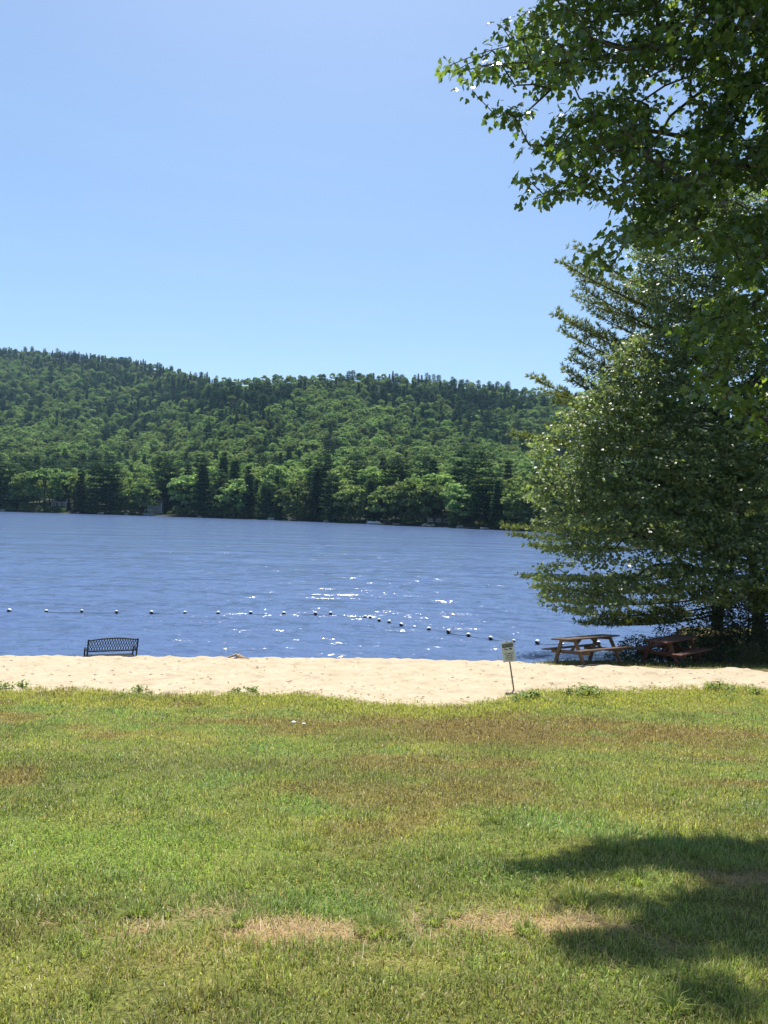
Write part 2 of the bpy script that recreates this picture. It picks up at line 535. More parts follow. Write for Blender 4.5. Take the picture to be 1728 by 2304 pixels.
# ------------------------------------------------------------------ grass (stuff nobody could count)
def blades(P, ang, lean, length, width, curl):
    """P: n x 3 roots -> verts (n*5) and polygons"""
    n = len(P)
    d = np.stack([np.cos(ang), np.sin(ang), np.zeros(n)], -1)
    s = np.stack([-np.sin(ang), np.cos(ang), np.zeros(n)], -1)
    up = np.array((0, 0, 1.0))
    mid = P + (up * np.cos(lean)[:, None] + d * np.sin(lean)[:, None]) * (length * 0.55)[:, None]
    l2 = lean + curl
    tip = mid + (up * np.cos(l2)[:, None] + d * np.sin(l2)[:, None]) * (length * 0.45)[:, None]
    w = (width / 2)[:, None]
    V = np.stack([P - s * w, P + s * w, mid + s * w * 0.85, mid - s * w * 0.85, tip], 1).reshape(-1, 3)
    b = np.arange(n)[:, None] * 5
    return V, b + np.array([[0, 1, 2, 3]]), b + np.array([[3, 2, 4]])


def scatter(y0, y1, dens, margin=0.8):
    half = 0.56
    w = 2 * (half * y1 + margin)
    n = int(w * (y1 - y0) * dens)
    x = RNG.uniform(-w / 2, w / 2, n); y = RNG.uniform(y0, y1, n)
    k = np.abs(x) < half * y + margin
    return x[k], y[k]


GV, GQ, GT, GC = [], [], [], []


def add_blades(V, q, t, c):
    off = sum(len(v) for v in GV)
    GV.append(V); GQ.append(q + off); GT.append(t + off); GC.append(np.repeat(c, 5, 0))


for (y0, y1, dens, ln, wd) in ((1.6, 3.6, 11500, 0.042, 0.0040), (3.6, 5.6, 7500, 0.044, 0.0046), (5.6, 8.5, 3800, 0.048, 0.0060),
                               (8.5, 12.0, 2000, 0.044, 0.0075), (12.0, 18.6, 1250, 0.048, 0.0105)):
    x, y = scatter(y0, y1, dens)
    clump = fbm(x * 6, y * 6, 81, 3)
    keep = (RNG.random(len(x)) < lawn_mask(x, y) * (1 - 0.84 * straw_mask(x, y)) * (0.35 + 1.1 * sstep(0.3, 0.62, clump)))
    x, y, clump = x[keep], y[keep], clump[keep]
    n = len(x)
    P = np.stack([x, y, ground_z(x, y) - 0.004], -1)
    tall = sstep(0.55, 0.75, fbm(x * 1.6, y * 1.6, 85, 3))
    length = ln * (0.55 + 0.75 * RNG.random(n)) * (0.75 + 0.7 * clump + 0.5 * tall)
    edge = sstep(-2.2, -1.2, y - edge_y(x))
    length *= 1 + 0.5 * edge
    V, q, t = blades(P, RNG.uniform(0, 2 * PI, n), np.abs(RNG.normal(0.5, 0.35, n)), length, wd * (0.7 + 0.6 * RNG.random(n)), RNG.uniform(0.1, 1.0, n))
    c = lawn_colour(x, y) * 1.58 * (0.4 + 1.35 * RNG.random(n) ** 1.4)[:, None]
    dry = (RNG.random(n) < 0.16)[:, None]
    c = np.where(dry, np.array((0.42, 0.34, 0.18)) * (0.7 + 0.5 * RNG.random(n))[:, None], c)
    add_blades(V, q, t, c)

# flat straw lying on the worn strip
x, y = scatter(2.9, 5.4, 3200)
k = RNG.random(len(x)) < straw_mask(x, y); x, y = x[k], y[k]; n = len(x)
P = np.stack([x, y, ground_z(x, y) + 0.003], -1)
V, q, t = blades(P, RNG.uniform(0, 2 * PI, n), RNG.uniform(1.25, 1.55, n), 0.05 + 0.07 * RNG.random(n), np.full(n, 0.003), RNG.uniform(-0.05, 0.12, n))
add_blades(V, q, t, np.array((0.44, 0.33, 0.19)) * (0.6 + 0.6 * RNG.random(n))[:, None])

# longer tufts standing out of the mown turf
for (px, D, r, h, nb) in ((880, 3.72, 0.20, 0.11, 260), (165, 3.95, 0.08, 0.10, 90), (335, 3.85, 0.07, 0.12, 90), (560, 3.75, 0.09, 0.10, 90), (1040, 4.0, 0.12, 0.08, 110),
                          (1190, 4.35, 0.16, 0.08, 120), (1330, 4.2, 0.2, 0.10, 180), (1460, 4.6, 0.2, 0.10, 150), (1560, 3.75, 0.16, 0.10, 90), (1660, 4.9, 0.2, 0.11, 150),
                          (1000, 3.85, 0.1, 0.09, 110), (1210, 3.75, 0.08, 0.09, 90), (1545, 2.98, 0.05, 0.14, 40), (1390, 5.3, 0.2, 0.12, 200), (700, 5.2, 0.3, 0.1, 200), (470, 5.6, 0.3, 0.1, 200), (240, 2.95, 0.05, 0.1, 20)):
    cx = (px - 864) / F * D
    a = RNG.uniform(0, 2 * PI, nb); rr = r * 0.55 * np.sqrt(RNG.random(nb))
    x = cx + rr * np.cos(a); y = D + rr * np.sin(a)
    P = np.stack([x, y, ground_z(x, y) - 0.004], -1)
    V, q, t = blades(P, a + RNG.normal(0, 0.5, nb), RNG.uniform(0.1, 0.6, nb) + 0.5 * rr / r, h * RNG.uniform(0.5, 1.1, nb), np.full(nb, 0.0055), RNG.uniform(0.3, 1.0, nb))
    add_blades(V, q, t, np.array((0.21, 0.265, 0.070)) * (0.6 + 0.8 * RNG.random(nb))[:, None])

# weedy bank behind the sand and stray sprouts in front of it
x = RNG.uniform(3.6, 20, 16000); y = RNG.uniform(18.3, 27, 16000)
k = RNG.random(len(x)) < bank_mask(x, y) * 0.8; x, y = x[k], y[k]; n = len(x)
P = np.stack([x, y, ground_z(x, y) - 0.004], -1)
V, q, t = blades(P, RNG.uniform(0, 2 * PI, n), np.abs(RNG.normal(0.35, 0.3, n)), 0.05 + 0.09 * RNG.random(n), np.full(n, 0.014), RNG.uniform(0.1, 0.9, n))
add_blades(V, q, t, np.array((0.17, 0.18, 0.06)) * (0.6 + 0.7 * RNG.random(n))[:, None])

me = np_mesh('grass', np.concatenate(GV), [np.concatenate(GQ), np.concatenate(GT)], False, np.concatenate(GC))
tag(link('grass', me, M_grass), 'patchy mown grass of the sloping lawn', None, None, 'stuff')

# broad-leaved lawn weeds and clover
def leaf_cards(P, dirs, nrm, scale, shape):
    """P n x 3, dirs/nrm n x 3; shape k x 3 (along dir, across, along normal) -> verts, polygons"""
    d = dirs / np.linalg.norm(dirs, axis=1, keepdims=True)
    nn = nrm - d * np.sum(nrm * d, 1, keepdims=True)
    nn /= np.maximum(np.linalg.norm(nn, axis=1, keepdims=True), 1e-6)
    s = np.cross(nn, d)
    S = np.asarray(shape)[None] * np.asarray(scale).reshape(-1, 1, 1)
    V = P[:, None] + S[..., 0:1] * d[:, None] + S[..., 1:2] * s[:, None] + S[..., 2:3] * nn[:, None]
    k = S.shape[1]
    return V.reshape(-1, 3), np.arange(len(P))[:, None] * k + np.arange(k)[None]


OVAL = [(0, 0, 0), (0.3, 0.22, 0.03), (0.7, 0.2, 0.03), (1, 0, -0.06), (0.7, -0.2, 0.03), (0.3, -0.22, 0.03)]
DIAMOND = [(0, 0, 0), (0.45, 0.38, 0.05), (1, 0, -0.05), (0.45, -0.38, 0.05)]
MAPLE = [(0, 0, 0), (0.08, 0.22, 0.0), (0.02, 0.42, -0.06), (0.22, 0.36, -0.01), (0.36, 0.55, -0.08), (0.48, 0.30, -0.01), (0.60, 0.20, 0.0), (0.74, 0.24, -0.04),
         (1.0, 0.0, -0.12), (0.74, -0.24, -0.04), (0.60, -0.20, 0.0), (0.48, -0.30, -0.01), (0.36, -0.55, -0.08), (0.22, -0.36, -0.01), (0.02, -0.42, -0.06), (0.08, -0.22, 0.0)]


def unit(n):
    v = RNG.normal(size=(n, 3)); return v / np.linalg.norm(v, axis=1, keepdims=True)


xs, ys = [], []
for (cx, cy, rx, ry, n) in ((-2.3, 4.9, 1.6, 0.75, 5200), (0.2, 4.6, 1.2, 0.4, 900), (1.2, 3.0, 1.4, 0.4, 250), (-1.0, 6.6, 2.5, 0.8, 1500)):
    xs.append(RNG.normal(cx, rx * 0.55, n)); ys.append(RNG.normal(cy, ry * 0.55, n))
n = 9000
xx = RNG.uniform(-11, 12, n); xs.append(xx); ys.append(edge_y(xx) + RNG.uniform(-1.7, 0.25, n))
x = np.concatenate(xs); y = np.concatenate(ys)
k = (fbm(x * 3.5, y * 3.5, 91, 3) > 0.47) & (y > 1.8) & (RNG.random(len(x)) < 0.15 + 0.85 * lawn_mask(x, y) * (1 - straw_mask(x, y)))
x, y = x[k], y[k]; n = len(x)
far = y > 12
P = np.stack([x, y, ground_z(x, y) + RNG.uniform(0.015, 0.055, n) + 0.05 * far * RNG.random(n)], -1)
dr = unit(n); dr[:, 2] = np.abs(dr[:, 2]) * 0.4
nr = unit(n) * 0.7 + np.array((0, 0, 1.0))
V, q = leaf_cards(P, dr, nr, np.where(far, 0.045, 0.020) * RNG.uniform(0.7, 1.4, n), OVAL)
base = np.where(far[:, None], np.array((0.25, 0.28, 0.065)), np.array((0.23, 0.31, 0.075))) * RNG.uniform(0.65, 1.35, (n, 1))
me = np_mesh('lawn_weeds', V, [q], False, np.repeat(base, 6, 0))
tag(link('ground_cover', me, M_clover), 'clover and low broad-leaved weeds among the grass', None, None, 'stuff')

# ------------------------------------------------------------------ tree growing
def grow(trunk, trunk_r, targets, pref_slope, aniso=0.8, step=0.35, sag=0.05, jit=0.03):
    """trunk: m x 3 path; every target is joined to the nearest suitable wood"""
    pts = [np.array(trunk[0])]; rad = [trunk_r[0]]
    for a, b, ra, rb in zip(trunk[:-1], trunk[1:], trunk_r[:-1], trunk_r[1:]):
        a, b = np.array(a), np.array(b)
        m = max(2, int(np.linalg.norm(b - a) / 0.3))
        for i in range(1, m + 1):
            pts.append(a + (b - a) * i / m); rad.append(ra + (rb - ra) * i / m)
    nt = len(pts)
    cap = nt + len(targets) * 14
    N = np.zeros((cap, 3)); N[:nt] = pts
    par = np.full(cap, -1, int); par[1:nt] = np.arange(nt - 1)
    axis_d = np.zeros(cap)
    cnt = nt
    T = np.asarray(targets)
    TP = np.array(pts)
    def near_axis(p): return TP[np.argmin(np.sum((TP - p) ** 2 * np.array((1, 1, 0.15)), 1))]
    base = np.array([near_axis(p) for p in T])
    hd = np.linalg.norm((T - base)[:, :2], axis=1)
    tips = []
    for i in np.argsort(hd):
        p = T[i]
        h = p - base[i]; h[2] = 0
        hl = max(np.linalg.norm(h), 1e-3)
        pref = h / hl; pref[2] = pref_slope; pref /= np.linalg.norm(pref)
        d = p - N[:cnt]
        L = np.linalg.norm(d, axis=1) + 1e-6
        cosv = (d @ pref) / L
        cost = L * (1 + aniso * (1 - cosv))
        cost[axis_d[:cnt] > hl + 0.02] += 3.0
        j = int(np.argmin(cost))
        a = N[j].copy(); ln = np.linalg.norm(p - a)
        m = int(min(12, max(1, round(ln / step))))
        prev = j
        for k_ in range(1, m + 1):
            t = k_ / m
            q = a + (p - a) * t
            q = q + np.array((0, 0, 1.0)) * (sag * ln * 4 * t * (1 - t))
            if k_ < m: q = q + RNG.normal(0, jit * ln / math.sqrt(m), 3)
            N[cnt] = q; par[cnt] = prev
            axis_d[cnt] = np.linalg.norm((q - base[i])[:2])
            prev = cnt; cnt += 1
        tips.append((i, prev))
    w = np.zeros(cnt)
    for _, t in tips: w[t] += 1
    for i in range(cnt - 1, 0, -1): w[par[i]] += w[i]
    return N[:cnt], par[:cnt], w, nt, rad


def wood_mesh(name, N, par, w, nt, rad, r0, pw=0.45, rmax=0.14, sides=5):
    R = np.minimum(r0 * np.maximum(w, 1) ** pw, rmax)
    ch = np.arange(nt, len(N)); pa = par[ch]
    A, B = N[pa], N[ch]
    ra = np.minimum(np.where(pa < nt, R[ch] * 1.25, R[pa]), R[ch] * 1.6); rb = R[ch]
    d = B - A; d /= np.maximum(np.linalg.norm(d, axis=1, keepdims=True), 1e-6)
    ref = np.where(np.abs(d[:, 2:3]) < 0.9, np.array([[0, 0, 1.0]]), np.array([[1.0, 0, 0]]))
    s = np.cross(d, ref); s /= np.linalg.norm(s, axis=1, keepdims=True); u = np.cross(s, d)
    a = 2 * PI * np.arange(sides) / sides
    ring = s[:, None] * np.cos(a)[None, :, None] + u[:, None] * np.sin(a)[None, :, None]
    V = np.concatenate([A[:, None] + ring * ra[:, None, None], B[:, None] + ring * rb[:, None, None]], 1)
    k = np.arange(sides); k2 = (k + 1) % sides
    q = np.stack([k, k2, k2 + sides, k + sides], -1)
    Q = (np.arange(len(ch))[:, None, None] * 2 * sides + q[None]).reshape(-1, 4)
    V = V.reshape(-1, 3)
    # the trunk itself: one continuous, slightly lumpy tube
    S = 14
    TV = []
    a = 2 * PI * np.arange(S) / S
    for i in range(nt):
        f = 1 + 0.07 * np.sin(3 * a + i * 0.4) + 0.05 * np.sin(5 * a - i * 0.7)
        flare = 1 + 0.55 * math.exp(-i * 0.9)
        TV.append(N[i] + np.stack([np.cos(a) * f, np.sin(a) * f, 0 * a], -1) * rad[i] * flare)
    TV = np.concatenate(TV)
    k = np.arange(S); k2 = (k + 1) % S
    q = np.stack([k, k2, k2 + S, k + S], -1)
    TQ = (np.arange(nt - 1)[:, None, None] * S + q[None]).reshape(-1, 4) + len(V)
    return np_mesh(name, np.concatenate([V, TV]), [np.concatenate([Q, TQ])], True)


def in_poly(px, py, poly):
    poly = np.asarray(poly, float)
    x0, y0 = poly[:, 0], poly[:, 1]; x1, y1 = np.roll(x0, -1), np.roll(y0, -1)
    inside = np.zeros(len(px), bool)
    for a, b, c, d in zip(x0, y0, x1, y1):
        cond = ((b > py) != (d > py))
        xi = (c - a) * (py - b) / (d - b + 1e-9) + a
        inside ^= cond & (px < xi)
    return inside


def fill_poly(poly, n, clump_scale, clump_thr, seed):
    """n points inside an outline, thinned by clumping noise"""
    poly = np.asarray(poly, float)
    lo, hi = poly.min(0), poly.max(0)
    out = []
    got = 0
    while got < n:
        p = RNG.uniform(lo, hi, (n * 2, 2))
        k = in_poly(p[:, 0], p[:, 1], poly)
        p = p[k]
        f = fbm(p[:, 0] * clump_scale, p[:, 1] * clump_scale, seed, 3)
        p = p[RNG.random(len(p)) < sstep(clump_thr - 0.1, clump_thr + 0.1, f)]
        out.append(p); got += len(p)
    return np.concatenate(out)[:n]


def world_to_local(V, loc): return V - np.asarray(loc)


def foliage(C, per, spread, size, shape, droop, up=1.0, tilt=0.55):
    """leaves round every twig end"""
    n = len(C) * per
    cen = np.repeat(C, per, 0)
    off = unit(n) * (RNG.random((n, 1)) ** 0.5) * np.array(spread)
    P = cen + off
    d = off.copy(); d[:, 2] = d[:, 2] * 0.3 - droop * np.linalg.norm(off, axis=1); d += unit(n) * 0.25 * np.linalg.norm(off, axis=1, keepdims=True)
    nr = unit(n) * tilt + np.array((0, 0, up))
    return leaf_cards(P, d, nr, size * RNG.uniform(0.6, 1.25, n), shape)


# --- the near maple: its trunk stands just outside the frame, its boughs hang in from the right
MAPLE_POLY = [(1262, -950), (1250, 0), (1212, 30), (1150, 62), (1142, 95), (1160, 125), (1115, 128), (1090, 145), (1040, 158), (1046, 170), (1085, 190),
              (1100, 205), (1140, 200), (1190, 180), (1250, 205), (1262, 285), (1222, 322), (1238, 352), (1215, 390), (1256, 405), (1240, 432), (1300, 440),
              (1400, 455), (1390, 500), (1365, 545), (1400, 560), (1460, 535), (1515, 590), (1560, 690), (1535, 790), (1550, 890), (1610, 960), (1728, 980), (2080, 940), (2250, 500), (2250, -400), (2000, -950)]
SHADE_POLY = [(1175, 1966), (1290, 1930), (1400, 1890), (1500, 1880), (1728, 1900), (2400, 1905), (2400, 2180), (1728, 2168), (1500, 2172), (1340, 2160), (1300, 2136), (1390, 2116),
              (1500, 2086), (1440, 2050), (1300, 2050), (1240, 2040), (1310, 2034), (1560, 2034), (1640, 1996), (1560, 1956), (1300, 1960)]
EL, AZ = math.radians(66), math.radians(-5)
SUNV = np.array((math.cos(EL) * math.sin(AZ), math.cos(EL) * math.cos(AZ), math.sin(EL)))


def shadow_px(P):
    """where the shade of each point falls on the lawn, in photo pixels"""
    t = (P[:, 2] - 3.2) / SUNV[2]
    for _ in range(5):
        G = P - SUNV * t[:, None]
        t = t + (G[:, 2] - ground_z(G[:, 0], G[:, 1])) / SUNV[2]
    G = P - SUNV * t[:, None]
    D = np.maximum(G[:, 1], 0.3)
    tx, ty = G[:, 0] / D * F, (G[:, 2] - CZ) / D * F
    return 864 + tx * CR + ty * SR, 1152 - (-tx * SR + ty * CR)


pts = fill_poly(MAPLE_POLY, 4000, 0.016, 0.47, 101)
pts = pts[(pts[:, 1] < 560) | (RNG.random(len(pts)) < 0.6)]
sprig = np.array([(1125, 252), (1140, 254), (1158, 262), (1172, 264), (1012, 152), (1022, 160), (1040, 168), (1062, 205), (1100, 120), (1085, 150), (1130, 60), (1334, 566), (1355, 585), (1372, 604), (1203, 447), (1225, 436), (1186, 402), (1190, 326)])
pts = np.concatenate([pts, sprig, sprig + RNG.normal(0, 4, sprig.shape)])
dep = 8.3 - 0.0012 * np.clip(pts[:, 1] - 100, 0, 900) + RNG.normal(0, 0.6, len(pts))
dep = np.clip(dep, 6.6, 10.5)
good = np.zeros(len(pts), bool)
for _ in range(14):
    C = at_arr(pts[:, 0], pts[:, 1], dep)
    qx, qy = shadow_px(C)
    good = in_poly(qx, qy, SHADE_POLY) | (qx > 1790) | (qy > 2330)
    dep = np.where(good, dep, RNG.uniform(6.6, 10.2, len(dep)))
keep = good | (RNG.random(len(pts)) < np.where(qx < 1175, 0.9, 0.12))
keep &= ~((fbm(qx * 0.022, qy * 0.045, 107, 3) < 0.43) & (qx < 1728) & (qy < 2304) & (pts[:, 0] > 1380) & (RNG.random(len(pts)) < 0.7))
C = C[keep]
# boughs above the picture that throw the lower bands of shade on the lawn
qp = fill_poly(SHADE_POLY, 1500, 0.035, 0.5, 103)
qp = qp[qp[:, 0] < 1900][:900]
qp = np.concatenate([qp, np.stack([RNG.uniform(1520, 1800, 30), RNG.uniform(2245, 2275, 30)], -1), np.stack([RNG.uniform(1210, 1340, 40), RNG.uniform(1945, 1972, 40)], -1)])
qp = qp[RNG.permutation(len(qp))]
G = np.array([on_ground(a, b) for a, b in qp])
tt = RNG.uniform(8.0, 11.5, len(G)) / SUNV[2]
X3 = G + SUNV * tt[:, None]
upy = 1152 - (X3[:, 2] - CZ) / X3[:, 1] * F
X3 = X3[(upy < -90)]
C = np.concatenate([C, X3[:380]])
mtx = 7.0; mty = 9.2
mb = np.array((mtx, mty, float(ground_z(mtx, mty))))
trunk = [mb + (0, 0, -0.3), mb + (0, 0, 1.2), mb + (-0.08, 0, 3.5), mb + (-0.15, 0.1, 6.5), mb + (-0.1, 0.1, 9.5), mb + (0.0, 0.0, 12.5)]
N, par, w, nt, rad = grow(trunk, [0.36, 0.31, 0.27, 0.22, 0.15, 0.06], C, -0.22, 1.1, 0.3, 0.03, 0.035)
root = empty('maple_tree', mb)
tag(root, 'overhanging maple with big lobed leaves, its boughs reaching in from the upper right', 'tree')
o = link('trunk', wood_mesh('maple_wood', world_to_local(N, mb), par, w, nt, rad, 0.0042, 0.47, 0.085), M_bark, root)
V, q = foliage(C, 14, (0.21, 0.21, 0.11), 0.077, MAPLE, 0.6, 0.8, 0.75)
o = link('crown', np_mesh('maple_crown', world_to_local(V, mb), [q]), M_maple, root)

# --- the lakeside broadleaf tree
SHORE_POLY = [(1440, 470), (1420, 560), (1424, 640), (1468, 700), (1452, 752), (1385, 772), (1384, 818), (1335, 858), (1290, 905), (1242, 955), (1185, 1022), (1230, 1078),
              (1192, 1106), (1218, 1150), (1195, 1200), (1235, 1232), (1270, 1262), (1222, 1275), (1220, 1325), (1252, 1368), (1316, 1375), (1388, 1362), (1440, 1345), (1492, 1332),
              (1560, 1345), (1620, 1365), (1728, 1370), (1900, 1330), (2080, 1180), (2140, 900), (2000, 620), (1800, 430)]
pts = np.concatenate([fill_poly(SHORE_POLY, 3700, 0.022, 0.34, 111), fill_poly(SHORE_POLY, 2100, 0.018, 0.52, 113), fill_poly([(1500, 410), (1640, 380), (1800, 390), (1800, 640), (1500, 640)], 420, 0.02, 0.3, 117)])
dep = np.full(len(pts), 24.0)
rnd = np.abs(RNG.normal(0, 1.7, len(pts)))
for _ in range(4):
    hz = at_arr(pts[:, 0], pts[:, 1], dep)[:, 2] - 1.3
    dep = 20.75 + hz / 2.25 + rnd
C = at_arr(pts[:, 0], pts[:, 1], dep)
rr = np.hypot(C[:, 0] - 13.5, C[:, 1] - 27.0)
lift = C[:, 2] - 0.10 * rr + 2.2 * (vnoise(C[:, 0] * 0.5, C[:, 1] * 0.5, 77) - 0.5)
snap = np.round(lift / 0.62) * 0.62 - lift
C[:, 2] += snap * 0.35 + RNG.normal(0, 0.08, len(C))
sb = at(1712, 1478, 27.0); sb[2] = float(ground_z(sb[0], sb[1])) - 0.1
trunk = [sb, at(1706, 1380, 27.0), at(1700, 1290, 27.0), at(1682, 1222, 27.0), at(1655, 1110, 27.1), at(1640, 980, 27.3), at(1625, 820, 27.6), at(1620, 640, 28.0), at(1630, 500, 28.4)]
N, par, w, nt, rad = grow(trunk, [0.25, 0.21, 0.19, 0.17, 0.14, 0.115, 0.085, 0.05, 0.02], C, 0.12, 0.9, 0.6, 0.04, 0.04)
root = empty('broadleaf_tree', sb)
tag(root, 'bushy lakeside tree with pale sunlit leaves, spreading over the picnic tables', 'tree')
link('trunk', wood_mesh('shore_wood', world_to_local(N, sb), par, w, nt, rad, 0.0058, 0.47, 0.10), M_bark, root)
V, q = foliage(C, 20, (0.36, 0.36, 0.16), 0.140, DIAMOND, 0.45, 0.6, 0.9)
link('crown', np_mesh('shore_crown', world_to_local(V, sb), [q]), M_shore, root)

# --- the white pine behind it: long feathery boughs
def pine_bough(V, Q, wood, a, tip, rise):
    """one bough from trunk point a to its tip"""
    a, tip = np.array(a), np.array(tip)
    L = np.linalg.norm(tip - a)
    m = max(6, int(L / 0.22))
    t = np.linspace(0, 1, m)
    axis = a + (tip - a) * t[:, None] + np.array((0, 0, 1.0)) * (-(rise) * L * 4 * t * (1 - t))[:, None] * 0.25
    wood.tube([tuple(p) for p in axis[::3]] + [tuple(axis[-1])], [0.045 * (1 - 0.85 * i / (len(axis[::3]))) * min(1, L / 5) + 0.006 for i in range(len(axis[::3]) + 1)], 5, False)
    d = (tip - a) / L
    side = np.cross(d, (0, 0, 1.0)); side /= np.linalg.norm(side)
    ends = []
    for i in range(int(m * 0.22), m):
        for sgn in (-1, 1):
            if RNG.random() < 0.12: continue
            bl = (0.35 + 0.75 * (1 - t[i]) ** 0.6) * RNG.uniform(0.6, 1.15) * min(1, L / 4)
            dirv = d * RNG.uniform(0.55, 0.95) + side * sgn * RNG.uniform(0.5, 0.9) + np.array((0, 0, RNG.uniform(0.0, 0.35)))
            dirv /= np.linalg.norm(dirv)
            k = max(2, int(bl / 0.13))
            s = np.linspace(0.25, 1, k)[:, None]
            ends.append(np.concatenate([axis[i] + dirv * bl * s, np.repeat(dirv[None], k, 0)], 1))
    ends.append(np.concatenate([axis[-4:], np.repeat(d[None], 4, 0)], 1))
    E = np.concatenate(ends)
    per = 13
    P = np.repeat(E[:, :3], per, 0); D = np.repeat(E[:, 3:], per, 0)
    n = len(P)
    dirs = D * 0.75 + unit(n) * 0.75 + np.array((0, 0, 0.28))
    v, q = leaf_cards(P, dirs, unit(n), 0.20 * RNG.uniform(0.7, 1.2, n), [(0, 0, 0), (0.5, 0.085, 0), (1, 0, 0), (0.5, -0.085, 0)])
    q = q + sum(len(x_) for x_ in V)
    V.append(v); Q.append(q)


pb = at(1612, 1476, 30.5); pb[2] = float(ground_z(pb[0], pb[1])) - 0.2
top = at(1650, 300, 31.0)
wood = MB()
PV, PQ = [], []
def axis_at(z):
    t = (z - pb[2]) / (top[2] - pb[2]); return pb + (top - pb) * np.clip(t, 0, 1)
wood.tube([tuple(axis_at(pb[2] + (top[2] - pb[2]) * i / 16)) for i in range(17)], [0.24 * (1 - 0.9 * i / 16) + 0.01 for i in range(17)], 10)
TIPS = [(1268, 592), (1300, 612), (1318, 652), (1298, 668), (1258, 708), (1282, 724), (1276, 752), (1300, 790), (1288, 806), (1272, 832), (1292, 858), (1205, 852), (1232, 882), (1262, 905),
        (1160, 978), (1200, 985), (1250, 960), (1135, 1185), (1160, 1205), (1200, 1228), (1182, 1297), (1205, 1322), (1240, 1350), (1312, 1402), (1335, 1392), (1290, 1378), (1300, 560), (1330, 700), (1340, 830)]
for (px, py) in TIPS:
    D = 30.3 + RNG.uniform(-2.0, 1.0)
    tip = at(px, py, D)
    L = math.hypot(tip[0] - pb[0], tip[1] - pb[1])
    drop = 0.30 * L if py < 870 else (0.08 * L if py < 1100 else -0.05 * L)
    pine_bough(PV, PQ, wood, axis_at(tip[2] - drop), tip, 0.15)
for i in range(46):
    z = pb[2] + 3 + 15 * RNG.random()
    a = RNG.uniform(0, 2 * PI)
    L = (1 - (z - pb[2]) / 22) * RNG.uniform(4, 7)
    c0 = axis_at(z)
    if math.cos(a) < -0.55: L *= 0.6
    pine_bough(PV, PQ, wood, c0, c0 + np.array((math.cos(a) * L, math.sin(a) * L, 0.25 * L)), 0.15)
root = empty('white_pine_tree', pb)
tag(root, 'tall pine with feathery upswept boughs showing left of the broadleaf crown', 'tree')
wo = wood.build('trunk', M_bark, root, smooth=True)
wo.data.transform(Matrix.Translation(-Vector(pb)))
link('crown', np_mesh('pine_crown', world_to_local(np.concatenate(PV), pb), [np.concatenate(PQ)]), M_pine, root)


# --- shrubs at the foot of the trees
def shrub(name, base, rx, ry, h, n, leaf, label, cat='shrub', mat=None, per=9, low=0.1, group=None):
    base = np.array(base, float)
    u = unit(n) * (RNG.random((n, 1)) ** 0.35)
    C = u * np.array((rx, ry, h * 0.5)) + np.array((0, 0, h * (0.5 + low * 0.5)))
    C[:, :2] *= (0.75 + 0.5 * fbm(C[:, 0] * 2 + base[0] * 7, C[:, 2] * 2 + base[1], 5, 2))[:, None]
    trunk = [(0, 0, -0.1), (0.02, 0, h * 0.3), (0.0, 0.03, h * 0.7)]
    N, par, w, nt, rad = grow(trunk, [0.03, 0.022, 0.01], C, 0.5, 0.6, 0.2, 0.02, 0.06)
    root = empty(name, base)
    tag(root, label, cat, group)
    link('stem', wood_mesh('shrub_wood', N, par, w, nt, rad, 0.0035, 0.42, 0.02, 4), M_bark, root)
    s = max(0.07, rx * 0.2)
    V, q = foliage(C, per, (s, s, s * 0.8), leaf, DIAMOND, 0.2, 0.8, 0.8)
    link('crown', np_mesh('shrub_crown', V, [q]), mat or M_shrub, root)
    return root


def gp(px, D):
    x = (px - 864) / F * D
    return (x, D, float(ground_z(x, D)))


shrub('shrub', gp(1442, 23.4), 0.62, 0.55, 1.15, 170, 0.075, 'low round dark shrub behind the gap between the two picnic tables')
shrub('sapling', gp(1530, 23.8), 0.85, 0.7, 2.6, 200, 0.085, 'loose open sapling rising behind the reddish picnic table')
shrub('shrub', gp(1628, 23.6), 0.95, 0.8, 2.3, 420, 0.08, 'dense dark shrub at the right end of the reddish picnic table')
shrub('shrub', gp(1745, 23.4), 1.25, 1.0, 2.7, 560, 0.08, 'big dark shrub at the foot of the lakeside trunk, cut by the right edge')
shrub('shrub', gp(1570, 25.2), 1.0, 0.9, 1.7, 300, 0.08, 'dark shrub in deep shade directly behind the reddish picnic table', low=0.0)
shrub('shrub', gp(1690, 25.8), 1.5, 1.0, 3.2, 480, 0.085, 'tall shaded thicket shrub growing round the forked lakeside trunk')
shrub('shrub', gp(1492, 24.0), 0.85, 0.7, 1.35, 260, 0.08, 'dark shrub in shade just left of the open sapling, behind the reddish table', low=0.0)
shrub('shrub', gp(1400, 22.6), 0.42, 0.35, 0.45, 60, 0.06, 'small weedy bush under the seat end between the tables', low=0.0)

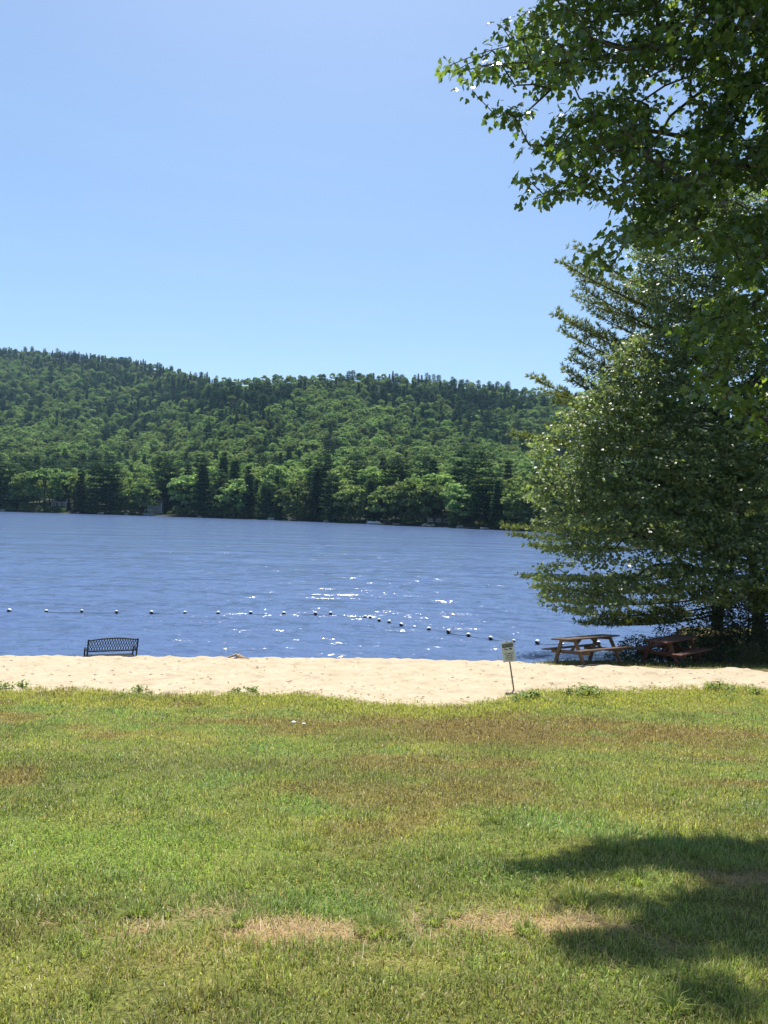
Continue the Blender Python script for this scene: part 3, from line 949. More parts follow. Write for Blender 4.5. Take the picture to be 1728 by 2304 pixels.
# weed clumps on the edge of the sand
for (px, D, r, h, n, lab) in ((1205, 16.05, 0.24, 0.2, 36, 'dark green leafy weed clump on the sand beside the notice'),
                              (1335, 16.55, 0.36, 0.22, 44, 'pale leafy weed clump on the sand edge in front of the nearer picnic table'),
                              (1290, 16.5, 0.1, 0.22, 10, 'thin upright weed at the left end of the pale weed clump'),
                              (1630, 17.5, 0.4, 0.2, 46, 'bright green weed hump bulging onto the sand near the right edge'),
                              (1712, 17.1, 0.14, 0.2, 12, 'sparse weed standing alone on the sand at the far right'),
                              (1172, 15.75, 0.09, 0.14, 9, 'tiny weed sprout right against the foot of the notice pole'),
                              (60, 15.5, 0.16, 0.2, 16, 'dark upright weed on the grass edge nearest the left side'),
                              (22, 15.4, 0.2, 0.16, 16, 'loose spreading weed at the very left of the grass edge'),
                              (322, 15.6, 0.15, 0.17, 14, 'dark weed clump on the grass edge below the bench'),
                              (580, 15.75, 0.16, 0.18, 16, 'weed clump on the grass edge below the driftwood'),
                              (545, 15.7, 0.08, 0.14, 8, 'small weed just left of the clump below the driftwood')):
    b = gp(px, D)
    shrub('weed_clump', b, r, r * 0.8, h, n, 0.06, lab, 'weed', M_weed, 6, 0.0)

# ------------------------------------------------------------------ picnic tables
def wood_mat(name, a, b): return surf_mat(name, a, b, 5, 0.75, 0.35, 22, stretch=(0.25, 2.5, 2.5))


M_wood_brown = wood_mat('weathered_brown_boards', (0.055, 0.033, 0.022), (0.115, 0.070, 0.044))
M_wood_leg = wood_mat('tan_timber', (0.095, 0.062, 0.037), (0.17, 0.115, 0.068))
M_wood_red = wood_mat('red_brown_stained_boards', (0.072, 0.030, 0.020), (0.125, 0.052, 0.033))


def picnic_table(loc, M3, L, label, mtop, mleg):
    root = empty('picnic_table', loc)
    root.rotation_euler = M3.to_euler()
    tag(root, label, 'picnic table')
    tw = 0.73; nb = 5; bw = tw / nb
    mb = MB()
    for i in range(nb):
        mb.box((0.004 * ((i * 7) % 3 - 1), -tw / 2 + bw * (i + 0.5), 0.745), (L, bw - 0.012, 0.038))
    mb.build('tabletop', mtop, root, 0.004)
    for s in (-1, 1):
        m = MB()
        for k in (-1, 1):
            m.box((0, s * 0.655 + k * 0.071, 0.435), (L, 0.130, 0.038))
        m.build('seat', mtop, root, 0.004)
    xo = L / 2 - 0.33
    for e in (-1, 1):
        for s in (-1, 1):
            m = MB(); m.beam((e * xo, s * 0.26, 0.725), (e * xo, s * 0.60, -0.02), 0.04, 0.115, (0, s, 0.45))
            m.build('leg', mleg, root, 0.004)
        m = MB(); m.box((e * (xo - 0.041), 0, 0.365), (0.038, 1.50, 0.10)); m.build('seat_support', mleg, root, 0.004)
        m = MB(); m.box((e * (xo - 0.041), 0, 0.690), (0.038, 0.66, 0.07)); m.build('top_cleat', mleg, root, 0.004)
        m = MB(); m.beam((e * (xo - 0.06), 0, 0.36), (e * (xo - 0.50), 0, 0.715), 0.038, 0.09, (0, 1, 0)); m.build('brace', mleg, root, 0.004)
    return root


def frame_rot(theta, tilt, pitch=0.0):
    """theta about z, then lean about the long axis, then tilt along it"""
    return Matrix.Rotation(theta, 3, 'Z') @ Matrix.Rotation(pitch, 3, 'Y') @ Matrix.Rotation(tilt, 3, 'X')


c = gp(1331, 20.9)
picnic_table((c[0], c[1], c[2] + 0.01), frame_rot(math.radians(30), math.radians(-7)), 2.08, 'brown weathered picnic table leaning towards the water, nearer the notice', M_wood_brown, M_wood_leg)
c = gp(1520, 21.6)
picnic_table((c[0], c[1], c[2] + 0.01), frame_rot(math.radians(40), math.radians(-2)), 1.95, 'red-brown stained picnic table in the shade of the shrubs', M_wood_red, M_wood_red)

# ------------------------------------------------------------------ bench
M_iron = surf_mat('dark_green_iron', (0.006, 0.012, 0.010), (0.014, 0.022, 0.018), 20, 0.6, 0.15, spec=0.25)
bx, by = at(247, 1476, 20.6)[:2]
root = empty('park_bench', (bx, by, 0.79))
root.rotation_euler = (0, math.radians(2.2), math.radians(30))
tag(root, 'dark metal bench with a lattice back, facing the lake on the sand', 'bench')
W = 1.34
zs, zb0, zb1 = 0.42, 0.62, 0.93           # seat, lattice bottom, lattice top at the ends


def back_y(z): return -0.25 - (z - zs) * 0.22       # the back leans towards the viewer


for s in (-1, 1):
    m = MB(); m.tube([(s * W / 2, back_y(z), z) for z in (-0.1, 0.1, zs, 0.6, 0.97)], 0.023, 8); m.build('back_post', M_iron, root, smooth=True)
    m = MB(); m.tube([(s * W / 2, 0.25, -0.1), (s * W / 2, 0.25, 0.3), (s * W / 2, 0.24, 0.60)], 0.022, 8); m.build('front_leg', M_iron, root, smooth=True)
    m = MB(); m.tube([(s * W / 2, 0.24, 0.59), (s * W / 2, 0.20, 0.645), (s * W / 2, 0.10, 0.655), (s * W / 2, -0.05, 0.62), (s * W / 2, back_y(0.62), 0.62)], 0.021, 8); m.build('armrest', M_iron, root, smooth=True)
    m = MB(); m.tube([(s * W / 2, 0.25, zs - 0.02), (s * W / 2, 0.0, zs - 0.05), (s * W / 2, -0.25, zs - 0.02)], 0.016, 8); m.build('seat_rail', M_iron, root, smooth=True)
m = MB()
for i in range(8):
    m.box((0, 0.22 - i * 0.062, zs + 0.006 * math.cos(i * 0.8)), (W - 0.03, 0.045, 0.012))
m.build('seat', M_iron, root)
m = MB()
def arch(x): return zb1 + 0.065 * (1 - (2 * x / W) ** 2)
n = 20
m.tube([(-W / 2 + W * i / n, back_y(arch(-W / 2 + W * i / n)), arch(-W / 2 + W * i / n)) for i in range(n + 1)], 0.019, 8)
m.tube([(-W / 2, back_y(zb0), zb0), (0, back_y(zb0), zb0), (W / 2, back_y(zb0), zb0)], 0.017, 8)
m.build('back_rail', M_iron, root, smooth=True)
m = MB()
nl = 18
for i in range(nl):
    x0 = -W / 2 + 0.03 + (W - 0.06) * (i + 0.5) / nl
    for ph in (0, PI):
        P = []
        for k in range(13):
            t = k / 12
            x = x0 + math.sin(t * 2 * PI * 1.15 + ph) * 0.031
            z = zb0 + (arch(x0) - zb0) * t
            P.append((x, back_y(z) + 0.004 * (1 if ph else -1), z))
        m.tube(P, 0.0095, 5, False)
m.build('lattice_back', M_iron, root, smooth=True)

# ------------------------------------------------------------------ notice sign
M_panel = surf_mat('grey_white_board', (0.70, 0.67, 0.60), (0.78, 0.75, 0.68), 9, 0.6, 0.1)
M_black = surf_mat('black_print', (0.010, 0.012, 0.008), (0.022, 0.024, 0.016), 30, 0.7, 0.0)
M_print = surf_mat('pale_print', (0.40, 0.39, 0.33), (0.50, 0.48, 0.42), 30, 0.7, 0.0)
M_stake = surf_mat('rusty_stake', (0.22, 0.165, 0.11), (0.32, 0.25, 0.17), 14, 0.75, 0.3)
sx, sy, sz = on_ground(1157, 1556)
print('sign', sx, sy, sz)
root = empty('notice_sign', (sx, sy, sz))
root.rotation_euler = (math.radians(-5), math.radians(-8.8), math.radians(9))
tag(root, 'small leaning notice board on a thin stake at the edge of the sand', 'sign')
m = MB(); m.box((0, 0.012, 0.55), (0.034, 0.012, 1.30)); m.box((0.0, 0.024, 0.55), (0.012, 0.014, 1.30)); m.build('stake', M_stake, root, 0.002)
pz = 0.94; pw, ph = 0.315, 0.47
m = MB(); m.box((0, 0, pz), (pw, 0.010, ph)); board = m.build('board', M_panel, root, 0.003)
yf = -0.0075
m = MB(); m.box((0, yf, pz + 0.145), (0.262, 0.003, 0.082)); m.build('header_band', M_black, board)
m = MB()
for p in ([(-0.10, 0.045), (-0.085, 0.055), (-0.06, 0.035), (-0.02, 0.022), (-0.012, 0.0), (-0.03, 0.008), (-0.06, 0.012), (-0.085, 0.03)],
          [(0.015, 0.02), (0.04, 0.04), (0.055, 0.065), (0.06, 0.045), (0.085, 0.03), (0.10, 0.05), (0.095, 0.015), (0.07, -0.005), (0.05, 0.015), (0.03, 0.012)]):
    Vv = [(a, yf - d, pz + 0.035 + b) for d in (0.0015, -0.0015) for a, b in p]
    k = len(p)
    m.add(Vv, [tuple(range(k)), tuple(range(2 * k - 1, k - 1, -1))] + [(i, (i + 1) % k, (i + 1) % k + k, i + k) for i in range(k)])
m.build('bird_emblem', M_black, board)
for r, (x0, x1) in enumerate(((-0.105, 0.105), (-0.085, 0.085), (-0.09, 0.095), (-0.075, 0.075))):
    m = MB(); x = x0; z = pz - 0.045 - r * 0.048
    while x < x1:
        wl = random.uniform(0.008, 0.014)
        m.box((x + wl / 2, yf, z + random.uniform(-0.002, 0.002)), (wl, 0.003, random.choice((0.016, 0.018, 0.020))))
        x += wl + random.choice((0.003, 0.003, 0.004, 0.014))
    m.build('small_lettering', M_black, board)
m = MB(); m.lathe([(0, -0.004), (0.008, -0.004), (0.008, 0.004), (0, 0.004)], (0.0, -0.008, pz + 0.21), 10, Matrix.Rotation(PI / 2, 3, 'X')); m.build('bolt', M_black, board)
fc = bpy.data.curves.new('notice_text', 'FONT'); fc.body = 'NOTICE'; fc.size = 0.072; fc.align_x = 'CENTER'; fc.align_y = 'CENTER'; fc.extrude = 0.001; fc.offset = 0.0012
fo = bpy.data.objects.new('notice_text', fc); COL.objects.link(fo)
bpy.context.view_layer.update()
dg = bpy.context.evaluated_depsgraph_get()
tm = bpy.data.meshes.new_from_object(fo.evaluated_get(dg)); tm.materials.clear()
bpy.data.objects.remove(fo)
wx = max(v.co.x for v in tm.vertices) - min(v.co.x for v in tm.vertices)
tm.transform(Matrix.Translation((0, yf - 0.0025, pz + 0.145)) @ Matrix.Rotation(PI / 2, 4, 'X') @ Matrix.Diagonal((0.235 / wx, 1, 1, 1)))
link('notice_lettering', tm, M_print, board)

# ------------------------------------------------------------------ driftwood, litter, debris
M_drift = surf_mat('bleached_driftwood', (0.30, 0.19, 0.11), (0.52, 0.40, 0.28), 6, 0.85, 0.6, 20, stretch=(0.4, 2, 2))
dx_, dy_ = on_ground(528, 1484.5)[:2]
root = empty('driftwood', (dx_, dy_, float(ground_z(dx_, dy_)) + 0.0), (0, 0, 0.1))
tag(root, 'bleached driftwood stump half buried on the crest of the sand', 'driftwood')
m = MB()
for i in range(9):
    a = i * 0.7
    m.tube([(0.02 * i - 0.06, 0.03 * math.sin(a), -0.03), (0.10 + 0.03 * math.cos(a), 0.05 * math.sin(a * 2), 0.09 + 0.03 * math.sin(a * 3)), (0.22 + 0.02 * i, 0.06 * math.cos(a), 0.02)], [0.05, 0.045, 0.022], 7)
m.build('stump', M_drift, root, smooth=True)
m = MB(); m.tube([(-0.34, 0.0, 0.035), (-0.14, -0.02, 0.075), (0.06, -0.03, 0.155)], [0.012, 0.026, 0.03], 7); m.build('root', M_drift, root, smooth=True)

M_paper = surf_mat('white_paper', (0.72, 0.72, 0.68), (0.8, 0.8, 0.76), 12, 0.9, 0.2)
for (px, py, w_, lab) in ((661, 1629, 0.075, 'larger of two white scraps lying on the grass'), (683, 1632, 0.052, 'smaller crumpled white scrap lying on the grass')):
    x, y, z = on_ground(px, py + 3)
    bm = bmesh.new(); bmesh.ops.create_icosphere(bm, subdivisions=2, radius=1)
    for v in bm.verts:
        f = 0.75 + 0.5 * random.random()
        v.co = Vector((v.co.x * w_ * 0.55 * f, v.co.y * w_ * 0.4 * f, v.co.z * w_ * 0.28 * f))
    me = bpy.data.meshes.new('scrap'); bm.to_mesh(me); bm.free()
    o = link('paper_scrap', me, M_paper); o.location = (x, y, z + 0.05)
    tag(o, lab, 'litter')

n = 650
x = RNG.uniform(-11, 12, n); y = edge_y(x) + RNG.random(n) ** 1.6 * 4.2 + 0.1
n = len(x); P = np.stack([x, y, ground_z(x, y) + sand_off(x, y) + 0.006], -1)
d = unit(n); d[:, 2] *= 0.1
V, q = leaf_cards(P, d, unit(n) * 0.3 + np.array((0, 0, 1.0)), RNG.uniform(0.03, 0.13, n), [(0, 0.08, 0), (0.5, 0.14, 0.10), (1, 0, 0.02), (0.5, -0.14, 0.10)])
me = np_mesh('debris', V, [q]); o = link('debris', me, surf_mat('dead_leaf', (0.10, 0.075, 0.04), (0.22, 0.16, 0.09), 30, 0.9, 0.0))
tag(o, 'dry leaf and bark crumbs scattered on the sand', None, None, 'stuff')

# ------------------------------------------------------------------ swim rope and floats
M_float = surf_mat('white_plastic_float', (0.70, 0.71, 0.72), (0.80, 0.80, 0.80), 20, 0.35, 0.0, spec=0.5)
M_rope = surf_mat('wet_rope', (0.05, 0.06, 0.09), (0.11, 0.12, 0.15), 30, 0.8, 0.0)
LEFT = [(21, 1375.5), (104, 1376.5), (184, 1377), (262, 1378), (341, 1379), (416, 1380), (491, 1380), (564, 1381), (639, 1382), (710, 1381.5), (744, 1382)]
RIGHT = [(822, 1389), (833, 1391), (853, 1397), (876, 1400), (903, 1407), (933, 1412), (965, 1417), (1009, 1423), (1054, 1430), (1104, 1437), (1156, 1443), (1209, 1447), (1261, 1449), (1347, 1449)]
ORD = 'first second third fourth fifth sixth seventh eighth ninth tenth eleventh twelfth thirteenth fourteenth fifteenth sixteenth seventeenth eighteenth nineteenth'.split()


def ordinal(i):
    tens = {2: 'twenty', 3: 'thirty', 4: 'forty', 5: 'fifty', 6: 'sixty'}
    ty = {2: 'twentieth', 3: 'thirtieth', 4: 'fortieth', 5: 'fiftieth', 6: 'sixtieth'}
    if i < 20: return ORD[i - 1]
    return ty[i // 10] if i % 10 == 0 else tens[i // 10] + '-' + ORD[i % 10 - 1]


fm = MB(); fm.lathe([(0.0, -0.145), (0.035, -0.145), (0.05, -0.13), (0.105, -0.10), (0.138, -0.04), (0.145, 0.0), (0.138, 0.04), (0.105, 0.10), (0.05, 0.13), (0.035, 0.145), (0.0, 0.145)], n=18, M=Matrix.Rotation(PI / 2, 3, 'Y'))
float0 = fm.build('swim_float', M_float, smooth=True)
fu = MB()  # dark shell: backlit shade and wet tone painted onto each float's lower part
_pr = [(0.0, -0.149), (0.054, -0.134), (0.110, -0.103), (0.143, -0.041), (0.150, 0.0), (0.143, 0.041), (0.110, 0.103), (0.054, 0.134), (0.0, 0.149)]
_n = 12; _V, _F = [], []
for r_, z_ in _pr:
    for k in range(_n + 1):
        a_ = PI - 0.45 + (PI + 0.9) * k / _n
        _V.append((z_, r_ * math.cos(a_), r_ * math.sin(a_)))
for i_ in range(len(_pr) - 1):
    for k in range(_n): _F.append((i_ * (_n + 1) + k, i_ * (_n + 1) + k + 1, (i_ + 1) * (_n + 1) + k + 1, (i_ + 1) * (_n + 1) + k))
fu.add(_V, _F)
under0 = fu.build('shade_underside', surf_mat('painted_shade_plastic', (0.015, 0.02, 0.025), (0.04, 0.05, 0.055), 14, 0.6, 0.0), float0, smooth=True)
rp = []
first = True
for row, L_ in (('straight far line', LEFT), ('slanting line', RIGHT)):
    for i, (px, py) in enumerate(L_):
        p = on_plane(px, py, 0.03)
        o = float0 if first else float0.copy()
        if not first:
            COL.objects.link(o)
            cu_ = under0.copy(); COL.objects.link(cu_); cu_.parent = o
        first = False
        o.location = (p[0], p[1], 0.065 + random.uniform(-0.02, 0.03)); o.rotation_euler = (random.uniform(-.2, .2), random.uniform(-.15, .15), random.uniform(-0.5, 0.5) - (0.7 if L_ is RIGHT else 0))
        s = random.uniform(0.55, 0.75); o.scale = (s, s, s)
        if L_ is LEFT: lab = f'white float on the straight far swim line, {ordinal(i + 1)} from the left'
        else: lab = f'white float on the slanting swim line, {ordinal(i + 1)} counted from the far corner'
        tag(o, lab, 'swim float', 'floats along the swim rope')
        rp.append((p[0], p[1]))
e = on_plane(-40, 1375, 0.0)
path = [(e[0], e[1])] + rp
m = MB(); pp = []
for (a, b) in zip(path[:-1], path[1:]):
    for k in range(4):
        t = k / 4; pp.append((a[0] + (b[0] - a[0]) * t, a[1] + (b[1] - a[1]) * t, 0.012 - 0.03 * math.sin(PI * t)))
m.tube(pp, 0.014, 5)
tag(m.build('swim_rope', M_rope), 'dark wet rope joining the white floats across the lake', 'rope')

# ------------------------------------------------------------------ hill across the lake
SHORE_PX = [(-300, 1141), (0, 1150.5), (320, 1160), (640, 1171), (860, 1180.5), (1120, 1192.5), (1500, 1212)]
su, sd = [], []
for a, b in SHORE_PX:
    p = on_plane(a, b, 0.0); su.append(p[0] / p[1]); sd.append(p[1])
su, sd = np.array(su), np.array(sd)
CREST_H = [(-300, 779), (0, 783), (100, 787), (200, 795), (270, 802), (350, 817), (430, 834), (510, 848), (600, 845), (700, 839), (800, 836), (900, 842), (1000, 850), (1100, 860), (1200, 873), (1350, 895), (1728, 950)]
cu, ct = [], []
for a, b in CREST_H:
    p = at(a, b, 1.0); cu.append(p[0]); ct.append(p[2] - CZ)
cu, ct = np.array(cu), np.array(ct)


def hill_params(u):
    ys = np.interp(u, su, sd)
    yc = 1060 + 420 * (1 - sstep(-0.36, -0.2, u)) + 40 * np.sin(u * 9)
    T = np.interp(u, cu, ct) - 14.0 / yc
    return ys, yc, T


def hill_z(x, y):
    u = x / y
    ys, yc, T = hill_params(u)
    s = (y - ys) / (yc - ys)
    t0 = (0.25 - CZ) / ys
    sc_ = np.clip(s, 0, 1)
    f = 0.86 * sc_ ** 0.92 + 0.14 * sstep(0, 1, sc_)
    f = f + 0.035 * (fbm(x * 0.006, y * 0.006, 121, 3) - 0.5) * np.sin(PI * sc_)
    z = CZ + y * (t0 + (T - t0) * f)
    zc = CZ + yc * T
    z = np.where(s > 1, zc - (s - 1) * 160, z)
    return np.where(s < 0, 0.25 + (y - ys) * 0.12, z)


us = np.linspace(-0.95, 0.95, 150); ss = np.concatenate([np.linspace(-0.03, 1.0, 70), np.linspace(1.03, 1.6, 10)])
U, S = np.meshgrid(us, ss)
ys_, yc_, T_ = hill_params(U)
Y = ys_ + S * (yc_ - ys_); X = U * Y
Z = hill_z(X, Y)
i = np.arange(U.size).reshape(U.shape)
Fq = np.stack([i[:-1, :-1], i[:-1, 1:], i[1:, 1:], i[1:, :-1]], -1).reshape(-1, 4)
o = link('hills', np_mesh('hills', np.stack([X, Y, Z], -1).reshape(-1, 3), [Fq], True), M_floor); o['kind'] = 'structure'


# far tree meshes: unit trees about 20 m tall, base at the origin
def broad_crown(seed, h=18.0, r=5.2, nclump=46, per=52):
    rg = np.random.default_rng(seed)
    V, Q = [], []
    for k in range(nclump):
        v = rg.normal(size=3); v /= np.linalg.norm(v)
        if v[2] < -0.55: v[2] *= -0.6
        rad = rg.uniform(0.72, 1.0)
        c = np.array((v[0] * r * rad, v[1] * r * rad, h * 0.56 + v[2] * h * 0.40 * rad))
        cr = rg.uniform(1.0, 1.9)
        n = rg.normal(size=(per, 3)); n /= np.linalg.norm(n, axis=1, keepdims=True)
        n[:, 2] = np.where(n[:, 2] < -0.3, -n[:, 2], n[:, 2])
        P = c + n * cr * rg.uniform(0.6, 1.05, (per, 1)) * np.array((1, 1, 0.7))
        nn = n + rg.normal(size=(per, 3)) * 0.45
        dd = rg.normal(size=(per, 3))
        v_, q_ = leaf_cards(P, dd, nn, rg.uniform(0.55, 1.15, per), [(-0.5, 0, 0), (0, 0.45, 0.1), (0.5, 0.05, 0), (0.05, -0.4, 0.1)])
        Q.append(q_ + sum(len(a) for a in V)); V.append(v_)
    return np_mesh('far_broadleaf_crown', np.concatenate(V), [np.concatenate(Q)])


def conifer_crown(seed, h=21.0, r=3.3, pine=False):
    rg = np.random.default_rng(seed)
    P, D = [], []
    levels = 15 if pine else 24
    for l in range(levels):
        t = (l + rg.uniform(0, 0.6)) / levels
        z = h * (0.10 + 0.88 * t)
        rr = r * ((1 - t) ** 0.8 * 0.9 + 0.10) * (rg.uniform(0.6, 1.25) if pine else rg.uniform(0.85, 1.1))
        if pine: rr = r * (0.35 + 0.85 * math.sin(PI * min(1, (1 - t) * 0.62 + 0.12))) * rg.uniform(0.65, 1.15) * (1 if t < 0.9 else 0.5)
        nb = 7 if pine else 9
        a0 = rg.uniform(0, 6.28)
        for b in range(nb):
            a = a0 + 2 * PI * b / nb + rg.normal(0, 0.25)
            L = rr * rg.uniform(0.7, 1.1)
            k = max(3, int(L / 0.34))
            s = np.linspace(0.2, 1, k)
            dz = (0.22 * s * L if pine else -0.28 * s * L + 0.10 * L * s * s)
            base = np.stack([np.cos(a) * L * s, np.sin(a) * L * s, z + dz], -1)
            for q in range(3):
                jit = rg.normal(size=(k, 3)) * np.array((0.28, 0.28, 0.14))
                P.append(base + jit)
                D.append(np.stack([np.cos(a) + rg.normal(0, .7, k), np.sin(a) + rg.normal(0, .7, k), rg.normal(0.1, .25, k)], -1))
    P = np.concatenate(P); D = np.concatenate(D); n = len(P)
    v_, q_ = leaf_cards(P, D, rg.normal(size=(n, 3)) * 0.5 + np.array((0, 0, 1.0)), rg.uniform(0.6, 1.2, n), [(0, 0, 0), (0.5, 0.28, 0.03), (1.05, 0, -0.05), (0.5, -0.28, 0.03)])
    return np_mesh('far_conifer_crown', v_, [q_])


CROWNS = [broad_crown(1), broad_crown(2, 19, 4.6), broad_crown(3, 17, 5.8), broad_crown(4, 20, 5.0), broad_crown(5, 16, 4.4),
          conifer_crown(6), conifer_crown(7, 22, 3.0), conifer_crown(8, 24, 3.9, True), conifer_crown(9, 22, 4.3, True)]
for k, me in enumerate(CROWNS): me.materials.append(M_broad if k < 5 else M_conifer)
tm_ = MB(); tm_.tube([(0, 0, -2.5), (0.1, 0, 4), (0.0, 0.1, 10), (0.05, 0, 15)], [0.28, 0.22, 0.15, 0.05], 7)
_t = tm_.build('trunk', M_farbark, smooth=True); TRUNK = _t.data; bpy.data.objects.remove(_t)


def conifer_prob(u, s, x, y):
    n = fbm(x * 0.012, y * 0.007, 131, 3)
    p = 0.20 + 1.3 * (n - 0.5)
    p = p + 0.30 * (1 - sstep(0.0, 0.14, s))
    p = p + 0.75 * np.exp(-((s - 0.80) / 0.10) ** 2) * sstep(-0.34, -0.2, u) * (1 - sstep(0.16, 0.24, u)) * sstep(0.3, 0.55, n)
    p = p + 0.55 * sstep(0.82, 0.95, s) * (1 - sstep(-0.36, -0.24, u))
    p = p - 0.25 * np.exp(-((s - 0.35) / 0.15) ** 2)
    return np.clip(p, 0.03, 0.95)


cells = []
sp = 9.2
gx = np.arange(-900, 700, sp); gy = np.arange(240, 1560, sp)
GX, GY = np.meshgrid(gx, gy)
x = (GX + RNG.uniform(-0.45, 0.45, GX.shape) * sp).ravel(); y = (GY + RNG.uniform(-0.45, 0.45, GY.shape) * sp).ravel()
u = x / y
ys_, yc_, T_ = hill_params(u)
s = (y - ys_) / (yc_ - ys_)
k = (np.abs(u) < 0.62) & (y > ys_ + 9) & (s < 1.05) & (RNG.random(len(x)) < 1 - 0.20 * sstep(0.25, 0.8, s))
x, y, u, s = x[k], y[k], u[k], s[k]
con = RNG.random(len(x)) < conifer_prob(u, s, x, y)
variant = np.where(con, RNG.integers(5, 9, len(x)), RNG.integers(0, 5, len(x)))
size = RNG.uniform(0.75, 1.30, len(x)) * np.where(con, 0.98, 0.95) * (1 - 0.3 * sstep(0.82, 0.95, s))
z = hill_z(x, y)
order = np.argsort(y - np.interp(u, su, sd) + 0.0)
pxt = u * F + 864
for a, b, bk in ((112, 174, 19), (322, 388, 23), (960, 1012, 20), (812, 852, 9)):
    y = np.where((pxt > a) & (pxt < b) & (y - ys_[k] < bk), y + bk, y)
x = u * y; z = hill_z(x, y)
view = (u > -0.575) & (u < 0.21)
near_idx = [i for i in order if view[i]][:235]
near_set = np.zeros(len(x), bool); near_set[near_idx] = True


def far_tree(name, label, loc, var, sc, rz, group, crown=None):
    r = empty(name, loc, (0, 0, rz)); r.scale = sc
    tag(r, label, 'tree', group)
    c_ = bpy.data.objects.new('crown', CROWNS[var] if crown is None else crown); COL.objects.link(c_); c_.parent = r
    t_ = bpy.data.objects.new('trunk', TRUNK); COL.objects.link(t_); t_.parent = r
    return r, c_


SRC = {}
HL = {True: 'dark pointed conifer on the lower slope across the lake, behind the waterline trees', False: 'round green broadleaf tree on the lower slope across the lake, behind the waterline trees'}
HG = {True: 'conifers on the lower slope across the lake', False: 'broadleaf trees on the lower slope across the lake'}
for i in near_idx:
    cf = bool(con[i])
    f = size[i] * random.uniform(1.0, 1.2)
    r, c_ = far_tree('conifer_tree' if cf else 'broadleaf_tree', HL[cf], (x[i], y[i], z[i]), int(variant[i]), (f * random.uniform(0.9, 1.15), f * random.uniform(0.9, 1.15), f), random.uniform(0, 6.28), HG[cf])
    SRC.setdefault(int(variant[i]), c_)

# the waterline trees, one by one from the left (photo x, kind, height in photo pixels, extra words)
SHORELINE = [(-60, 1, 105), (-25, 8, 110), (18, 7, 112), (60, 3, 95), (100, 3, 112), (140, 5, 88), (180, 6, 96), (215, 7, 118), (248, 8, 112), (282, 4, 62), (318, 2, 72), (352, 4, 58), (385, 7, 105), (420, 3, 104),
             (455, 5, 120), (490, 7, 105), (525, 0, 92), (560, 6, 95), (598, 7, 82), (628, 5, 68), (668, 2, 88), (712, 6, 118), (748, 7, 105), (790, 4, 88), (832, 6, 92), (872, 2, 84), (915, 3, 108), (955, 0, 110),
             (1000, 1, 100), (1040, 0, 98), (1080, 7, 112), (1120, 5, 105), (1165, 0, 85), (1205, 3, 90), (1250, 1, 100), (1300, 7, 110), (1350, 2, 90), (1400, 6, 110), (1470, 1, 95), (1540, 7, 110)]
CH = [18, 19, 17, 20, 16, 21, 22, 24, 22]
KINDW = ['full green broadleaf tree', 'upright green broadleaf tree', 'wide rounded light green tree', 'tall full broadleaf tree', 'small rounded broadleaf tree',
         'narrow dark conifer', 'tall narrow dark conifer', 'tall ragged dark pine', 'broad ragged dark pine']
nvis = 0
for (px, var, hp) in SHORELINE:
    D0 = float(np.interp((px - 864) / F, su, sd)); D = D0 + random.uniform(3.0, 6.0)
    for a, b, bk in ((112, 174, 19), (322, 388, 23), (960, 1012, 20)):
        if a < px < b: D = D0 + bk
    xx_ = (px - 864) / F * D
    hh = hp / F * D + 3.0
    f = hh / CH[var]
    wide = f * random.uniform(1.0, 1.2) * (1.15 if var < 5 else 1.05)
    if 0 <= px <= 1210:
        nvis += 1
        lab = f'{KINDW[var]} on the far waterline, {ordinal(nvis)} tree from the left'
    else:
        lab = 'far waterline tree just left of the frame' if px < 0 else 'far waterline tree hidden behind the lakeside crown'
    if not (0 <= px <= 1210) and px > 0: continue
    _r, _c = far_tree('conifer_tree' if var > 4 else 'broadleaf_tree', lab, (xx_, D, float(hill_z(np.array(xx_), np.array(D)))), var, (wide, wide, f), random.uniform(0, 6.28), 'trees along the far waterline')
    _c.location = (0, 0, -1.6 if var > 4 else -2.2)

# the rest of the hill reads as one mass, with the undergrowth along the water
rest = ~near_set
RP = np.stack([x, y, z], -1)[rest]; RV = variant[rest]; RS = size[rest]
uu = np.arange(-0.60, 0.5, 0.0042); uu = uu + RNG.uniform(-0.002, 0.002, len(uu))
pxu = uu * F + 864
open_ = np.zeros(len(uu), bool)
for a, b in ((112, 186), (318, 392), (812, 870), (878, 905), (962, 1010), (1040, 1122)): open_ |= (pxu > a) & (pxu < b)
uu = uu[~open_]
for back0, back1, s0, s1 in ((1.0, 3.5, 0.10, 0.22), (4.0, 9.0, 0.2, 0.42)):
    dd_ = np.interp(uu, su, sd) + RNG.uniform(back0, back1, len(uu))
    xx = uu * dd_
    RP = np.concatenate([RP, np.stack([xx, dd_, hill_z(xx, dd_) - 0.5], -1)])
    RV = np.concatenate([RV, RNG.integers(0, 5, len(uu))]); RS = np.concatenate([RS, RNG.uniform(s0, s1, len(uu))])
me = bpy.data.meshes.new('forest')
me.vertices.add(len(RP)); me.vertices.foreach_set('co', RP.astype(np.float32).ravel())
for nm, arr in (('kind_id', RV.astype(np.float32)), ('turn', RNG.uniform(0, 6.28, len(RP)).astype(np.float32)), ('size', (RS * RNG.uniform(0.9, 1.1, len(RP))).astype(np.float32))):
    a = me.attributes.new(nm, 'FLOAT', 'POINT'); a.data.foreach_set('value', arr)
forest = link('forest', me)
tag(forest, 'dense mixed wood covering the hill across the lake', None, None, 'stuff')
ng = bpy.data.node_groups.new('forest_scatter', 'GeometryNodeTree')
ng.interface.new_socket('Geometry', in_out='INPUT', socket_type='NodeSocketGeometry')
ng.interface.new_socket('Geometry', in_out='OUTPUT', socket_type='NodeSocketGeometry')
gi = ng.nodes.new('NodeGroupInput'); go = ng.nodes.new('NodeGroupOutput')
jn = ng.nodes.new('GeometryNodeJoinGeometry')
